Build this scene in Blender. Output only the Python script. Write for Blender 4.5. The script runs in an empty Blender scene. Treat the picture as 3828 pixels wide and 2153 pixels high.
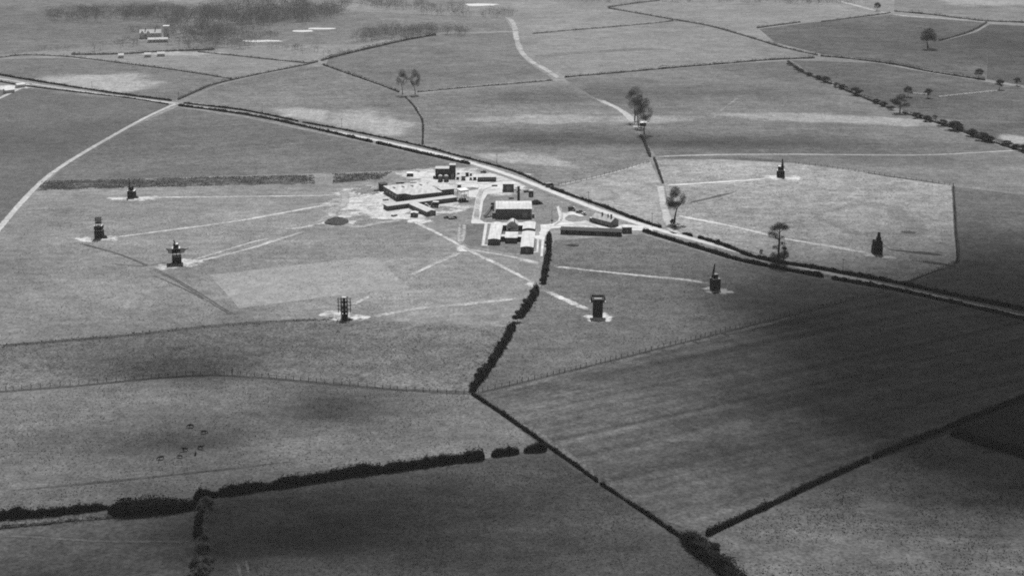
import bpy, bmesh, math, random
import numpy as np
from mathutils import Vector, Matrix, noise as mnoise

S = bpy.context.scene
COL = S.collection
R = math.radians

# ------------------------------------------------------------------ camera
F_PX, CXP, CYP, YH, CAM_H = 5900.0, 1914.0, 1076.5, -740.0, 235.0   # survey of the photograph (3828 px wide)
PITCH = math.atan((CYP - YH) / F_PX)
cam_d = bpy.data.cameras.new('camera'); cam = bpy.data.objects.new('camera', cam_d); COL.objects.link(cam)
cam_d.sensor_width = 36.0; cam_d.lens = F_PX / 3828.0 * 36.0
cam_d.clip_start = 1.0; cam_d.clip_end = 30000.0
cam.location = (0, 0, CAM_H); cam.rotation_euler = (math.pi / 2 - PITCH, 0, 0)
S.camera = cam

# ------------------------------------------------------------------ sky, sun, exposure
SUN_EL, SUN_AZ = R(54.0), R(2.0)          # the sun stands ahead of the camera, a little to the right
w = bpy.data.worlds.new('World'); S.world = w; w.use_nodes = True
nt = w.node_tree; nt.nodes.clear()
sky = nt.nodes.new('ShaderNodeTexSky'); sky.sky_type = 'NISHITA'; sky.sun_disc = False
sky.sun_elevation = SUN_EL; sky.sun_rotation = SUN_AZ; sky.dust_density = 2.0
bw = nt.nodes.new('ShaderNodeRGBToBW')     # black-and-white film
bg = nt.nodes.new('ShaderNodeBackground'); bg.inputs['Strength'].default_value = 0.05
wo = nt.nodes.new('ShaderNodeOutputWorld')
nt.links.new(sky.outputs[0], bw.inputs[0]); nt.links.new(bw.outputs[0], bg.inputs[0]); nt.links.new(bg.outputs[0], wo.inputs[0])
sd = bpy.data.lights.new('sun', 'SUN'); sd.energy = 5.0; sd.angle = R(0.53); sd.color = (1, 1, 1)
sun = bpy.data.objects.new('sun', sd); COL.objects.link(sun)
SUN_DIR = Vector((math.sin(SUN_AZ) * math.cos(SUN_EL), math.cos(SUN_AZ) * math.cos(SUN_EL), math.sin(SUN_EL)))
sun.rotation_euler = (-SUN_DIR).to_track_quat('-Z', 'Y').to_euler(); sun.location = (0, 900, 1500)
S.view_settings.view_transform = 'Standard'; S.view_settings.look = 'None'
S.view_settings.exposure = 0.4; S.view_settings.gamma = 1.0; S.view_settings.use_curve_mapping = False
S.cycles.max_bounces = 4; S.cycles.diffuse_bounces = 2; S.cycles.volume_bounces = 0; S.cycles.transparent_max_bounces = 16
S.cycles.use_denoising = False; S.cycles.filter_width = 1.9

# ------------------------------------------------------------------ helpers
def px(x, y):
    """a point of the level ground, from a 3828 px wide survey of the photograph"""
    v = (y - CYP) / F_PX; u = (x - CXP) / F_PX
    dy = math.cos(PITCH) - v * math.sin(PITCH); dz = -math.sin(PITCH) - v * math.cos(PITCH)
    t = CAM_H / -dz
    return (u * t, dy * t)
K = 1.486
def P(x, y): return px(x * K, y * K)
def PL(pts): return [P(*p) for p in pts]

MATS = {}
def mat_plain(name, a, rough=0.85, var=0.25, scale=0.6, spec=0.2, stripe=None):
    """neutral paint / brick / stone with mottling"""
    if name in MATS: return MATS[name]
    m = bpy.data.materials.new(name); m.use_nodes = True; n = m.node_tree; b = n.nodes['Principled BSDF']
    b.inputs['Roughness'].default_value = rough; b.inputs['Specular IOR Level'].default_value = spec
    geo = n.nodes.new('ShaderNodeNewGeometry')
    nz = n.nodes.new('ShaderNodeTexNoise'); nz.inputs['Scale'].default_value = scale; nz.inputs['Detail'].default_value = 4
    n.links.new(geo.outputs['Position'], nz.inputs['Vector'])
    mr = n.nodes.new('ShaderNodeMapRange'); mr.inputs[1].default_value = 0.3; mr.inputs[2].default_value = 0.7
    mr.inputs[3].default_value = a * (1 - var); mr.inputs[4].default_value = a * (1 + var)
    n.links.new(nz.outputs['Fac'], mr.inputs[0]); out = mr.outputs[0]
    if stripe:
        mp = n.nodes.new('ShaderNodeMapping'); mp.inputs['Rotation'].default_value = (0, 0, stripe[0])
        n.links.new(geo.outputs['Position'], mp.inputs['Vector'])
        mp.inputs['Scale'].default_value = (stripe[1], 0.06, 0.06)
        n2 = n.nodes.new('ShaderNodeTexNoise'); n2.inputs['Scale'].default_value = 1.0; n2.inputs['Detail'].default_value = 2
        n.links.new(mp.outputs[0], n2.inputs['Vector'])
        m2 = n.nodes.new('ShaderNodeMapRange'); m2.inputs[1].default_value = 0.3; m2.inputs[2].default_value = 0.7
        m2.inputs[3].default_value = 1 - stripe[2]; m2.inputs[4].default_value = 1 + stripe[2] * 0.5
        n.links.new(n2.outputs['Fac'], m2.inputs[0])
        mu = n.nodes.new('ShaderNodeMath'); mu.operation = 'MULTIPLY'
        n.links.new(out, mu.inputs[0]); n.links.new(m2.outputs[0], mu.inputs[1]); out = mu.outputs[0]
    n.links.new(out, b.inputs['Base Color'])
    MATS[name] = m; return m

def mat_field(name, a, big=0.14, mid=0.15, fine=0.31, stripe=None, fade=False, rag=0.45, off=0.0, bscale=0.009, mscale=0.05):
    """grass, stubble or soil: blotches of 100 m, 20 m and tufts under a metre, optional drill rows; fade = ragged see-through rim"""
    if name in MATS: return MATS[name]
    m = bpy.data.materials.new(name); m.use_nodes = True; n = m.node_tree; n.nodes.clear()
    L = n.links.new
    geo = n.nodes.new('ShaderNodeNewGeometry')
    ad = n.nodes.new('ShaderNodeVectorMath'); ad.operation = 'ADD'; ad.inputs[1].default_value = (off * 371.0, off * 173.0, off)
    L(geo.outputs['Position'], ad.inputs[0]); pos = ad.outputs[0]
    cur = None
    def noise(scale, det, amp, vec=None, lo=0.3, hi=0.7):
        nonlocal cur
        nz = n.nodes.new('ShaderNodeTexNoise'); nz.inputs['Scale'].default_value = scale; nz.inputs['Detail'].default_value = det
        L(vec or pos, nz.inputs['Vector'])
        mr = n.nodes.new('ShaderNodeMapRange'); mr.clamp = False
        mr.inputs[1].default_value = lo; mr.inputs[2].default_value = hi
        mr.inputs[3].default_value = 1 - amp; mr.inputs[4].default_value = 1 + amp
        L(nz.outputs['Fac'], mr.inputs[0])
        if cur is None: cur = mr.outputs[0]
        else:
            mu = n.nodes.new('ShaderNodeMath'); mu.operation = 'MULTIPLY'; L(cur, mu.inputs[0]); L(mr.outputs[0], mu.inputs[1]); cur = mu.outputs[0]
        return nz
    noise(bscale, 3, big); noise(mscale, 5, mid); noise(0.8, 3, fine)
    noise(0.2, 3, fine * 0.55)
    sv = n.nodes.new('ShaderNodeVectorMath'); sv.operation = 'MULTIPLY'; sv.inputs[1].default_value = (0.035, 0.16, 0.1); L(pos, sv.inputs[0])
    noise(1.0, 3, mid * 0.8, vec=sv.outputs[0])
    if stripe:
        ang, per, amp = stripe
        mp = n.nodes.new('ShaderNodeMapping'); mp.inputs['Rotation'].default_value = (0, 0, -ang)
        mp.inputs['Scale'].default_value = (1, 1, 1); L(pos, mp.inputs['Vector'])
        mp2 = n.nodes.new('ShaderNodeVectorMath'); mp2.operation = 'MULTIPLY'; mp2.inputs[1].default_value = (0.004, 1.0 / per, 0)
        L(mp.outputs[0], mp2.inputs[0])
        noise(1.0, 2, amp, vec=mp2.outputs[0])
    mu = n.nodes.new('ShaderNodeMath'); mu.operation = 'MULTIPLY'; mu.inputs[1].default_value = a; L(cur, mu.inputs[0])
    mx = n.nodes.new('ShaderNodeMath'); mx.operation = 'MAXIMUM'; mx.inputs[1].default_value = a * 0.3; L(mu.outputs[0], mx.inputs[0])
    d = n.nodes.new('ShaderNodeBsdfDiffuse'); L(mx.outputs[0], d.inputs['Color'])
    out = n.nodes.new('ShaderNodeOutputMaterial')
    if fade:
        at = n.nodes.new('ShaderNodeAttribute'); at.attribute_name = 'a'
        n3 = n.nodes.new('ShaderNodeTexNoise'); n3.inputs['Scale'].default_value = fade; n3.inputs['Detail'].default_value = 5; n3.inputs['Roughness'].default_value = 0.65
        L(pos, n3.inputs['Vector'])
        m1 = n.nodes.new('ShaderNodeMapRange'); m1.clamp = False
        m1.inputs[1].default_value = 0.3; m1.inputs[2].default_value = 0.7; m1.inputs[3].default_value = -rag; m1.inputs[4].default_value = rag
        L(n3.outputs['Fac'], m1.inputs[0])
        sm = n.nodes.new('ShaderNodeMath'); sm.operation = 'ADD'; L(at.outputs['Fac'], sm.inputs[0]); L(m1.outputs[0], sm.inputs[1])
        m2 = n.nodes.new('ShaderNodeMapRange'); m2.interpolation_type = 'SMOOTHSTEP'
        m2.inputs[1].default_value = 0.1; m2.inputs[2].default_value = 0.9; L(sm.outputs[0], m2.inputs[0])
        m3 = n.nodes.new('ShaderNodeMath'); m3.operation = 'MULTIPLY'; L(m2.outputs[0], m3.inputs[0])
        m4 = n.nodes.new('ShaderNodeMapRange'); m4.inputs[1].default_value = 0.0; m4.inputs[2].default_value = 0.2; L(at.outputs['Fac'], m4.inputs[0]); L(m4.outputs[0], m3.inputs[1])
        tr = n.nodes.new('ShaderNodeBsdfTransparent'); mi = n.nodes.new('ShaderNodeMixShader')
        L(m3.outputs[0], mi.inputs[0]); L(tr.outputs[0], mi.inputs[1]); L(d.outputs[0], mi.inputs[2]); L(mi.outputs[0], out.inputs[0])
    else:
        L(d.outputs[0], out.inputs[0])
    MATS[name] = m; return m

class MB:
    def __init__(s): s.v = []; s.f = []; s.a = None
    def add(s, vs, fs):
        o = len(s.v); s.v.extend([tuple(p) for p in vs]); s.f.extend([tuple(i + o for i in f) for f in fs]); return s
    def box(s, x, y, z, sx, sy, sz, rz=0.0):
        """centre of the base, sizes"""
        c, q = math.cos(rz), math.sin(rz); vs = []
        for dz in (0, sz):
            for dx, dy in ((-1, -1), (1, -1), (1, 1), (-1, 1)):
                a, b = dx * sx / 2, dy * sy / 2
                vs.append((x + a * c - b * q, y + a * q + b * c, z + dz))
        return s.add(vs, [(3, 2, 1, 0), (4, 5, 6, 7), (0, 1, 5, 4), (1, 2, 6, 5), (2, 3, 7, 6), (3, 0, 4, 7)])
    def frust(s, x, y, z0, z1, w0, d0, w1, d1):
        vs = [(x + i * w0 / 2, y + j * d0 / 2, z0) for i, j in ((-1, -1), (1, -1), (1, 1), (-1, 1))] + \
             [(x + i * w1 / 2, y + j * d1 / 2, z1) for i, j in ((-1, -1), (1, -1), (1, 1), (-1, 1))]
        return s.add(vs, [(3, 2, 1, 0), (4, 5, 6, 7), (0, 1, 5, 4), (1, 2, 6, 5), (2, 3, 7, 6), (3, 0, 4, 7)])
    def prism(s, poly, z0, z1):
        n = len(poly)
        return s.add([(p[0], p[1], z0) for p in poly] + [(p[0], p[1], z1) for p in poly],
                     [tuple(range(n - 1, -1, -1)), tuple(range(n, 2 * n))] + [(i, (i + 1) % n, n + (i + 1) % n, n + i) for i in range(n)])
    def gable(s, x0, x1, y0, y1, z, rise, along='x', thick=0.0):
        if along == 'x':
            ym = (y0 + y1) / 2
            vs = [(x0, y0, z), (x1, y0, z), (x1, y1, z), (x0, y1, z), (x0, ym, z + rise), (x1, ym, z + rise)]
            fs = [(0, 1, 5, 4), (2, 3, 4, 5), (1, 2, 5), (3, 0, 4), (3, 2, 1, 0)]
        else:
            xm = (x0 + x1) / 2
            vs = [(x0, y0, z), (x1, y0, z), (x1, y1, z), (x0, y1, z), (xm, y0, z + rise), (xm, y1, z + rise)]
            fs = [(1, 2, 5, 4), (3, 0, 4, 5), (0, 1, 4), (2, 3, 5), (3, 2, 1, 0)]
        return s.add(vs, fs)
    def arch(s, x0, x1, y0, y1, z, rise, n=8):
        """barrel roof, its axis along y"""
        vs = []
        for y in (y0, y1):
            for i in range(n + 1):
                t = i / n; vs.append((x0 + (x1 - x0) * t, y, z + rise * math.sin(math.pi * t)))
        fs = [(i, i + 1, n + 2 + i, n + 1 + i) for i in range(n)]
        fs += [tuple(range(n, -1, -1)), tuple(range(n + 1, 2 * n + 2)), (0, n + 1, 2 * n + 1, n)]
        return s.add(vs, fs)
    def tube(s, p0, p1, r0, r1=None, n=5, cap=True):
        r1 = r0 if r1 is None else r1
        p0, p1 = Vector(p0), Vector(p1); d = (p1 - p0)
        if d.length < 1e-6: return s
        d.normalize(); u = d.orthogonal().normalized(); v = d.cross(u); vs = []
        for p, r in ((p0, r0), (p1, r1)):
            for i in range(n):
                a = 2 * math.pi * i / n; vs.append(p + u * (r * math.cos(a)) + v * (r * math.sin(a)))
        fs = [(i, (i + 1) % n, n + (i + 1) % n, n + i) for i in range(n)]
        if cap: fs += [tuple(range(n - 1, -1, -1)), tuple(range(n, 2 * n))]
        return s.add(vs, fs)
    def dome(s, x, y, z, r, rise, n=12, m=4):
        vs = []; fs = []
        for j in range(m):
            t = j / m * math.pi / 2
            for i in range(n):
                a = 2 * math.pi * i / n; vs.append((x + r * math.cos(t) * math.cos(a), y + r * math.cos(t) * math.sin(a), z + rise * math.sin(t)))
        vs.append((x, y, z + rise))
        for j in range(m - 1):
            for i in range(n): fs.append((j * n + i, j * n + (i + 1) % n, (j + 1) * n + (i + 1) % n, (j + 1) * n + i))
        for i in range(n): fs.append(((m - 1) * n + i, (m - 1) * n + (i + 1) % n, m * n))
        return s.add(vs, fs)
    def mesh(s, name, mat, smooth=False):
        me = bpy.data.meshes.new(name); me.from_pydata(s.v, [], s.f); me.materials.append(mat)
        if smooth: me.polygons.foreach_set('use_smooth', [True] * len(me.polygons))
        me.update(); return me
    def build(s, name, mat, parent=None, smooth=False):
        o = bpy.data.objects.new(name, s.mesh(name, mat, smooth)); COL.objects.link(o); o.parent = parent; return o

def tag(o, label=None, cat=None, group=None, kind=None):
    if label: o['label'] = label
    if cat: o['category'] = cat
    if group: o['group'] = group
    if kind: o['kind'] = kind
    return o
def thing(name, label, cat, loc, rz=0.0, group=None):
    o = bpy.data.objects.new(name, None); COL.objects.link(o); o.empty_display_size = 0.3
    o.location = (loc[0], loc[1], loc[2] if len(loc) > 2 else 0.0); o.rotation_euler = (0, 0, rz)
    return tag(o, label, cat, group)
def part(name, me, parent, loc=None, rz=None):
    o = bpy.data.objects.new(name, me); COL.objects.link(o); o.parent = parent
    if loc: o.location = loc
    if rz is not None: o.rotation_euler = (0, 0, rz)
    return o
def struct(name, me):
    o = bpy.data.objects.new(name, me); COL.objects.link(o); o['kind'] = 'structure'; return o

def sheet(name, pts, mat, z):
    me = bpy.data.meshes.new(name); me.from_pydata([(x, y, z) for x, y in pts], [], [tuple(range(len(pts)))])
    me.materials.append(mat)
    if me.polygons[0].normal.z < 0: me.flip_normals()
    return struct(name, me)

def resample(pts, step, smooth=True):
    pts = [Vector((p[0], p[1])) for p in pts]; out = []
    n = len(pts)
    for i in range(n - 1):
        p0, p1, p2, p3 = pts[max(i - 1, 0)], pts[i], pts[i + 1], pts[min(i + 2, n - 1)]
        k = max(1, int((p2 - p1).length / step))
        for j in range(k):
            t = j / k
            if smooth and n > 2:
                q = 0.5 * ((2 * p1) + (p2 - p0) * t + (2 * p0 - 5 * p1 + 4 * p2 - p3) * t * t + (3 * p1 - p0 - 3 * p2 + p3) * t ** 3)
            else: q = p1.lerp(p2, t)
            out.append(q)
    out.append(pts[-1]); return out
def normals(c):
    res = []
    for i in range(len(c)):
        d = c[min(i + 1, len(c) - 1)] - c[max(i - 1, 0)]; d.normalize(); res.append(Vector((-d.y, d.x)))
    return res
def ribbon(name, pts, width, mat, z, rim=0.35, ends=6.0, wob=0.12, seed=0, step=4.0):
    """a road or track laid on the ground, its rim worn into the grass (attribute a)"""
    c = resample(pts, step); ns = normals(c); rnd = random.Random(seed + 7)
    vs = []; att = []; fs = []; L = 0.0; tot = sum((c[i + 1] - c[i]).length for i in range(len(c) - 1))
    wv = width if isinstance(width, (tuple, list)) else (width, width)
    for i, (p, nn) in enumerate(zip(c, ns)):
        if i: L += (c[i] - c[i - 1]).length
        t = L / max(tot, 1e-6); wd = wv[0] + (wv[1] - wv[0]) * t
        wd *= 1 + wob * mnoise.noise((p.x * 0.03, p.y * 0.03, seed)) * 2
        e = min(1.0, L / ends if ends else 1.0, (tot - L) / ends if ends else 1.0)
        for s, a in ((-0.5 - rim, 0), (-0.5 + rim * 0.35, 1), (0.5 - rim * 0.35, 1), (0.5 + rim, 0)):
            q = p + nn * (s * wd); vs.append((q.x, q.y, z)); att.append(a * e)
        if i:
            o = 4 * i
            for k in range(3): fs.append((o - 4 + k, o + k, o + k + 1, o - 4 + k + 1))
    me = bpy.data.meshes.new(name); me.from_pydata(vs, [], fs); me.materials.append(mat)
    at = me.attributes.new('a', 'FLOAT', 'POINT'); at.data.foreach_set('value', att)
    if me.polygons[0].normal.z < 0: me.flip_normals()
    return struct(name, me)
def patch(name, c, rx, ry, mat, z, rz=0.0, seed=0, core=0.35, lob=0.25):
    """a worn or bare spot with a ragged rim"""
    n = 28; vs = [(c[0], c[1], z)]; att = [1.0]; fs = []
    for k, (rr, a) in enumerate(((core, 1.0), (0.72, 0.55), (1.0, 0.0))):
        for i in range(n):
            t = 2 * math.pi * i / n
            q = rr * (1 + lob * mnoise.noise((math.cos(t) * 1.3 + seed * 3.7, math.sin(t) * 1.3, seed)) * 1.6)
            x, y = q * rx * math.cos(t), q * ry * math.sin(t)
            vs.append((c[0] + x * math.cos(rz) - y * math.sin(rz), c[1] + x * math.sin(rz) + y * math.cos(rz), z)); att.append(a)
    for i in range(n):
        fs.append((0, 1 + i, 1 + (i + 1) % n))
        for k in range(2):
            a, b = 1 + k * n + i, 1 + k * n + (i + 1) % n; fs.append((a, a + n, b + n, b))
    me = bpy.data.meshes.new(name); me.from_pydata(vs, [], fs); me.materials.append(mat)
    at = me.attributes.new('a', 'FLOAT', 'POINT'); at.data.foreach_set('value', att)
    return struct(name, me)

# ------------------------------------------------------------------ ground, fields
GAIN = 1.66
def alb(tone):
    """albedo of a surface that prints as this grey in full sun"""
    c = tone / 255.0
    return (((c + 0.055) / 1.055) ** 2.4 if c > 0.04045 else c / 12.92) / GAIN
Z_F, Z_P, Z_T, Z_R, Z_C = 0.03, 0.055, 0.08, 0.105, 0.13

ext = [(-3000, -500), (3000, -500), (3000, 5200), (-3000, 5200)]
sheet('ground', ext, mat_field('meadow_grass', alb(138), off=0.0), 0.0)

sheet('ground', PL([(-700, 900), (0, 872), (600, 816), (1288, 822), (1206, 984), (2232, 736), (3500, 1020), (3500, 2100), (-700, 2100)]), mat_field('rough_grass', alb(88), off=0.7), 0.014)
def field(name, pts, tone, seed, **kw):
    return sheet(name, PL(pts), mat_field(name + '_soil_%d' % seed, alb(tone), off=seed, **kw), Z_F)
field('field', [(-500, 120), (0, 214), (250, 241), (436, 266), (330, 318), (230, 375), (160, 418), (110, 455), (60, 505), (-10, 585), (-500, 1150)], 106, 1, mid=0.08)
field('field', [(446, 270), (620, 297), (760, 327), (940, 364), (1060, 391), (1185, 419), (1100, 426), (800, 436), (120, 456), (160, 420), (230, 377), (330, 320)], 111, 2, mid=0.08, stripe=(R(24), 7.0, 0.1))
field('field', [(525, 692), (935, 646), (960, 655), (990, 688), (1032, 724), (860, 742), (602, 776), (560, 728)], 155, 3, big=0.04, mid=0.05, fine=0.2)
field('field', [(-400, 905), (0, 871), (300, 846), (600, 815), (860, 803), (1080, 812), (1284, 822), (1232, 905), (1190, 984), (1000, 978), (860, 965), (680, 949), (540, 941), (400, 948), (200, 968), (0, 983), (-400, 1020)], 124, 4, big=0.16, mid=0.14, fine=0.4, mscale=0.08)
field('pasture', [(-400, 1024), (0, 988), (200, 973), (400, 953), (540, 946), (680, 954), (860, 970), (1000, 983), (1182, 992), (1260, 1044), (1370, 1128), (1200, 1156), (900, 1193), (760, 1216), (520, 1246), (280, 1276), (0, 1304), (-400, 1350)], 114, 5, big=0.16, mid=0.14, bscale=0.014)
field('field', [(545, 1252), (760, 1224), (1000, 1192), (1200, 1164), (1375, 1138), (1500, 1216), (1640, 1306), (1714, 1356), (1800, 1425), (1950, 1560), (1950, 1900), (512, 1900), (508, 1450), (512, 1262)], 81, 6, big=0.2, mid=0.2, mscale=0.04)
field('field', [(-400, 1360), (0, 1310), (280, 1284), (508, 1262), (504, 1450), (508, 1900), (-400, 1900)], 98, 7, big=0.25, mid=0.16)
field('ploughed_field', [(1196, 993), (1300, 967), (1500, 918), (1700, 868), (1900, 818), (2100, 768), (2236, 735), (2400, 768), (2576, 806), (2880, 877), (2576, 1001), (2375, 1080), (2195, 1147), (1950, 1262), (1770, 1344), (1640, 1296), (1500, 1206), (1380, 1124), (1265, 1036)], 99, 8, big=0.16, mid=0.14, stripe=(R(29), 6.0, 0.3))
field('pasture', [(1780, 1352), (1950, 1270), (2100, 1196), (2385, 1092), (2480, 1124), (2576, 1150), (3400, 1350), (3400, 1900), (1980, 1900), (1940, 1540), (1850, 1445)], 111, 9, big=0.2, mid=0.22, mscale=0.06)
field('field', [(2392, 1084), (2576, 1006), (2890, 884), (3400, 1008), (3400, 1340), (2576, 1143), (2480, 1117)], 70, 10)
field('field', [(1395, 605), (1615, 590), (1750, 630), (1857, 660), (2074, 705), (2228, 732), (2100, 764), (1900, 814), (1700, 864), (1500, 914), (1300, 963), (1200, 986), (1240, 905), (1300, 812), (1350, 735), (1378, 690), (1385, 640)], 114, 11, big=0.12)
field('meadow', [(1402, 474), (1500, 450), (1636, 408), (1664, 466), (1690, 576), (1600, 555), (1530, 528), (1470, 504)], 156, 12, big=0.12, mid=0.16)
field('meadow', [(1646, 404), (1800, 400), (2000, 411), (2150, 430), (2250, 446), (2397, 468), (2402, 560), (2406, 655), (2340, 686), (2270, 711), (2100, 684), (1960, 655), (1850, 622), (1720, 586), (1697, 572), (1672, 466)], 158, 13, big=0.14, mid=0.14)
field('field', [(2403, 470), (2650, 500), (3400, 600), (3400, 985), (2576, 776), (2400, 744), (2280, 714), (2345, 690), (2411, 658), (2407, 560)], 106, 14, big=0.16)
field('field', [(1660, 398), (1800, 392), (2000, 391), (2300, 393), (2450, 387), (2576, 380), (3400, 330), (3400, 590), (2650, 494), (2398, 463), (2250, 441), (2150, 426), (2000, 408), (1800, 396)], 128, 15)
field('field', [(1420, 199), (1500, 191), (1700, 173), (1870, 160), (1975, 154), (2022, 186), (2092, 215), (2156, 242), (2240, 277), (2347, 309), (2464, 351), (2540, 376), (2450, 383), (2300, 388), (2000, 386), (1800, 387), (1650, 392), (1628, 362), (1606, 322), (1582, 292), (1535, 262), (1495, 246)], 118, 16, big=0.2)
field('field', [(1066, 300), (1040, 240), (1200, 221), (1395, 204), (1490, 248), (1530, 264), (1575, 294), (1598, 322), (1618, 360), (1636, 400), (1500, 445), (1400, 468), (1290, 430), (1190, 402), (1068, 368)], 122, 17, big=0.2)
field('field', [(815, 168), (900, 198), (1005, 235), (1046, 280), (1060, 300), (1060, 366), (940, 342), (760, 309), (620, 279), (462, 260), (540, 218), (640, 193), (760, 168)], 122, 18, big=0.16)
field('field', [(0, 150), (160, 146), (330, 163), (560, 198), (580, 202), (440, 254), (245, 229), (75, 202), (0, 188)], 118, 19)
field('field', [(1350, 152), (1345, 149.5), (1440, 138.5), (1560, 130.5), (1692, 125.2), (1610, 121.6), (1560, 123.5), (1440, 131.5), (1340, 138.5), (1328, 128), (1420, 118), (1600, 104), (1830, 85), (1900, 103), (2014, 132), (2060, 142), (1870, 153), (1700, 166), (1500, 184), (1420, 192)], 138, 20, big=0.05)
field('field', [(1345, 139), (1440, 132), (1560, 124), (1610, 122), (1690, 125), (1560, 130), (1440, 138), (1347, 149)], 124, 21)
field('field', [(1910, 74), (2028, 59), (2240, 38), (2476, 58), (2450, 78), (2365, 106), (2484, 140), (2481, 200), (2332, 176), (2206, 153), (2064, 136), (1950, 108)], 100, 22, big=0.18)
field('field', [(1990, 152), (2206, 160), (2332, 183), (2478, 206), (2576, 222), (3400, 330), (3400, 326), (2576, 372), (2470, 345), (2350, 303), (2245, 270), (2160, 236), (2096, 208), (2030, 180)], 100, 23, big=0.16)
field('field', [(2490, 62), (2576, 66), (3400, 120), (3400, 322), (2576, 216), (2481.5, 200), (2484.5, 140), (2365.5, 106), (2456, 82)], 92, 24)
field('field', [(2250, -10), (2460, 0), (3200, 10), (3200, 60), (2576, 48), (2480, 42), (2250, 24)], 126, 25)
field('field', [(830, 138), (1000, 102), (1100, 88), (1290, 82), (1300, 126), (1328, 158), (1390, 198), (1200, 214), (1048, 229), (1005, 228), (900, 191), (820, 164)], 116, 26)
field('field', [(460, 70), (900, 30), (1270, 46), (1290, 78), (1090, 84), (1000, 98), (900, 112), (690, 112), (520, 125)], 122, 27)
field('field', [(0, 0), (300, -20), (480, 20), (440, 70), (320, 110), (0, 138), (-400, 150), (-400, 30)], 120, 28)

# rough scrub strip beyond the left meadow
M_scrub = mat_field('scrub_ground', alb(88), rag=0.85, fade=0.12, big=0.2, mid=0.3, fine=0.5, mscale=0.12, off=30.5)
ribbon('scrub_strip', PL([(92, 468), (280, 462.5), (500, 457.5), (700, 453.5), (794, 451.5)]), 19.0, M_scrub, Z_P - 0.004, rim=0.22, ends=10, wob=0.15, seed=301)
ribbon('scrub_strip', PL([(834, 449), (890, 447), (978, 442)]), (19.0, 12.0), M_scrub, Z_P - 0.004, rim=0.22, ends=8, wob=0.15, seed=302)

# cloud-gap sunlight painted pale, some pale chalky soil, darker damp grass
M_pale = mat_field('sun_and_pale_soil', alb(166), rag=0.5, fade=0.02, big=0.06, mid=0.06, off=3.3)
M_pale2 = mat_field('sun_and_pale_grass', alb(158), fade=0.02, big=0.06, mid=0.1, off=5.3)
M_damp = mat_field('damp_dark_grass', alb(98), fade=0.03, big=0.1, mid=0.15, off=6.1)
M_yg = mat_field('sparse_yard_grass', alb(142), rag=0.9, fade=0.25, big=0.1, mid=0.2, off=6.6)
M_chalk = mat_field('trodden_chalk', alb(212), rag=0.7, fade=0.22, big=0.05, mid=0.12, fine=0.2, off=7.7)
M_dust = mat_field('dusty_worn_grass', alb(204), rag=0.6, fade=0.1, big=0.08, mid=0.12, fine=0.25, off=8.7)
PN = [0]
def pat(name, x, y, rx, ry, m, z=None, rz=0.0, seed=0, **kw): 
    PN[0] += 1
    return patch(name, P(x, y), rx, ry, m, (Z_P + 0.0006 * PN[0]) if z is None else z, rz, seed, **kw)
pat('sun_and_soil_patch', 250, 207, 86, 62, M_pale, seed=1, rz=R(-35))  # sunlit ground between cloud shadows, painted as a paler tone
pat('sun_and_soil_patch', 810, 296, 78, 26, M_pale, seed=2, rz=R(-36))  # this sunlit gap and the next have their brightness in the colour
pat('sun_and_soil_patch', 930, 306, 42, 62, M_pale, seed=3, rz=R(20))
pat('sun_and_soil_patch', 1500, 300, 150, 26, M_pale2, seed=4)  # sunlit band between cloud shadows, put into the grass tone
pat('sun_and_soil_patch', 1330, 400, 60, 22, M_pale2, seed=5, rz=R(-25))
pat('sun_and_soil_patch', 2100, 300, 150, 26, M_pale2, seed=6, rz=R(-10))
pat('sun_and_soil_patch', 440, 136, 60, 18, M_pale, seed=7)
pat('sun_and_soil_patch', 2556, 352, 16, 22, M_pale, seed=8)
pat('sun_and_soil_patch', 2500, 5, 130, 60, M_pale2, seed=9)
pat('sun_and_soil_patch', 2200, 555, 40, 40, M_pale2, seed=10)
pat('sun_and_soil_patch', 1500, 490, 18, 22, M_pale2, seed=11)
pat('sun_and_soil_patch', 845, 713, 14, 3.2, M_pale, seed=12, rz=R(10))
pat('damp_patch', 2285, 585, 7, 4, M_damp, seed=13)
pat('damp_patch', 2330, 638, 12, 3.2, M_damp, seed=14, rz=R(-20))
pat('damp_patch', 2270, 632, 9, 2.0, M_damp, seed=15, rz=R(-25))
pat('damp_patch', 2350, 662, 12, 3.0, M_damp, seed=16, rz=R(-30))
pat('damp_patch', 905, 551, 11, 7, M_yg, seed=17)
pat('damp_patch', 1780, 500, 26, 2.2, M_damp, seed=19, rz=R(42))
pat('damp_patch', 1440, 617, 4.4, 3.0, M_damp, z=Z_T, seed=21, core=0.7)

# roads and tracks
M_road = mat_field('pale_road_stone', alb(216), fade=0.35, big=0.05, mid=0.06, fine=0.1, off=9.1)
M_verge = mat_field('verge_grass', alb(142), fade=0.15, big=0.1, mid=0.15, off=9.7)
M_lane = mat_field('chalk_lane', alb(190), fade=0.3, big=0.06, mid=0.12, fine=0.2, off=10.3)
M_track = mat_field('worn_track', alb(190), rag=0.42, fade=0.35, big=0.1, mid=0.2, fine=0.3, off=11.9)
M_faint = mat_field('faint_wheel_track', alb(174), rag=0.45, fade=0.3, big=0.1, mid=0.2, fine=0.3, off=12.9)
M_bright = mat_field('chalky_track', alb(212), rag=0.35, fade=0.3, big=0.08, mid=0.12, fine=0.2, off=16.9)
M_old = mat_field('old_overgrown_track', alb(142), rag=0.9, fade=0.12, big=0.1, mid=0.2, fine=0.3, off=15.9)
M_dim = mat_field('dim_wheel_track', alb(112), rag=0.7, fade=0.3, big=0.1, mid=0.2, fine=0.3, off=14.9)
M_rut = mat_field('dark_wheel_rut', alb(100), rag=0.7, fade=0.3, big=0.1, mid=0.2, fine=0.3, off=13.9)
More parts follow.
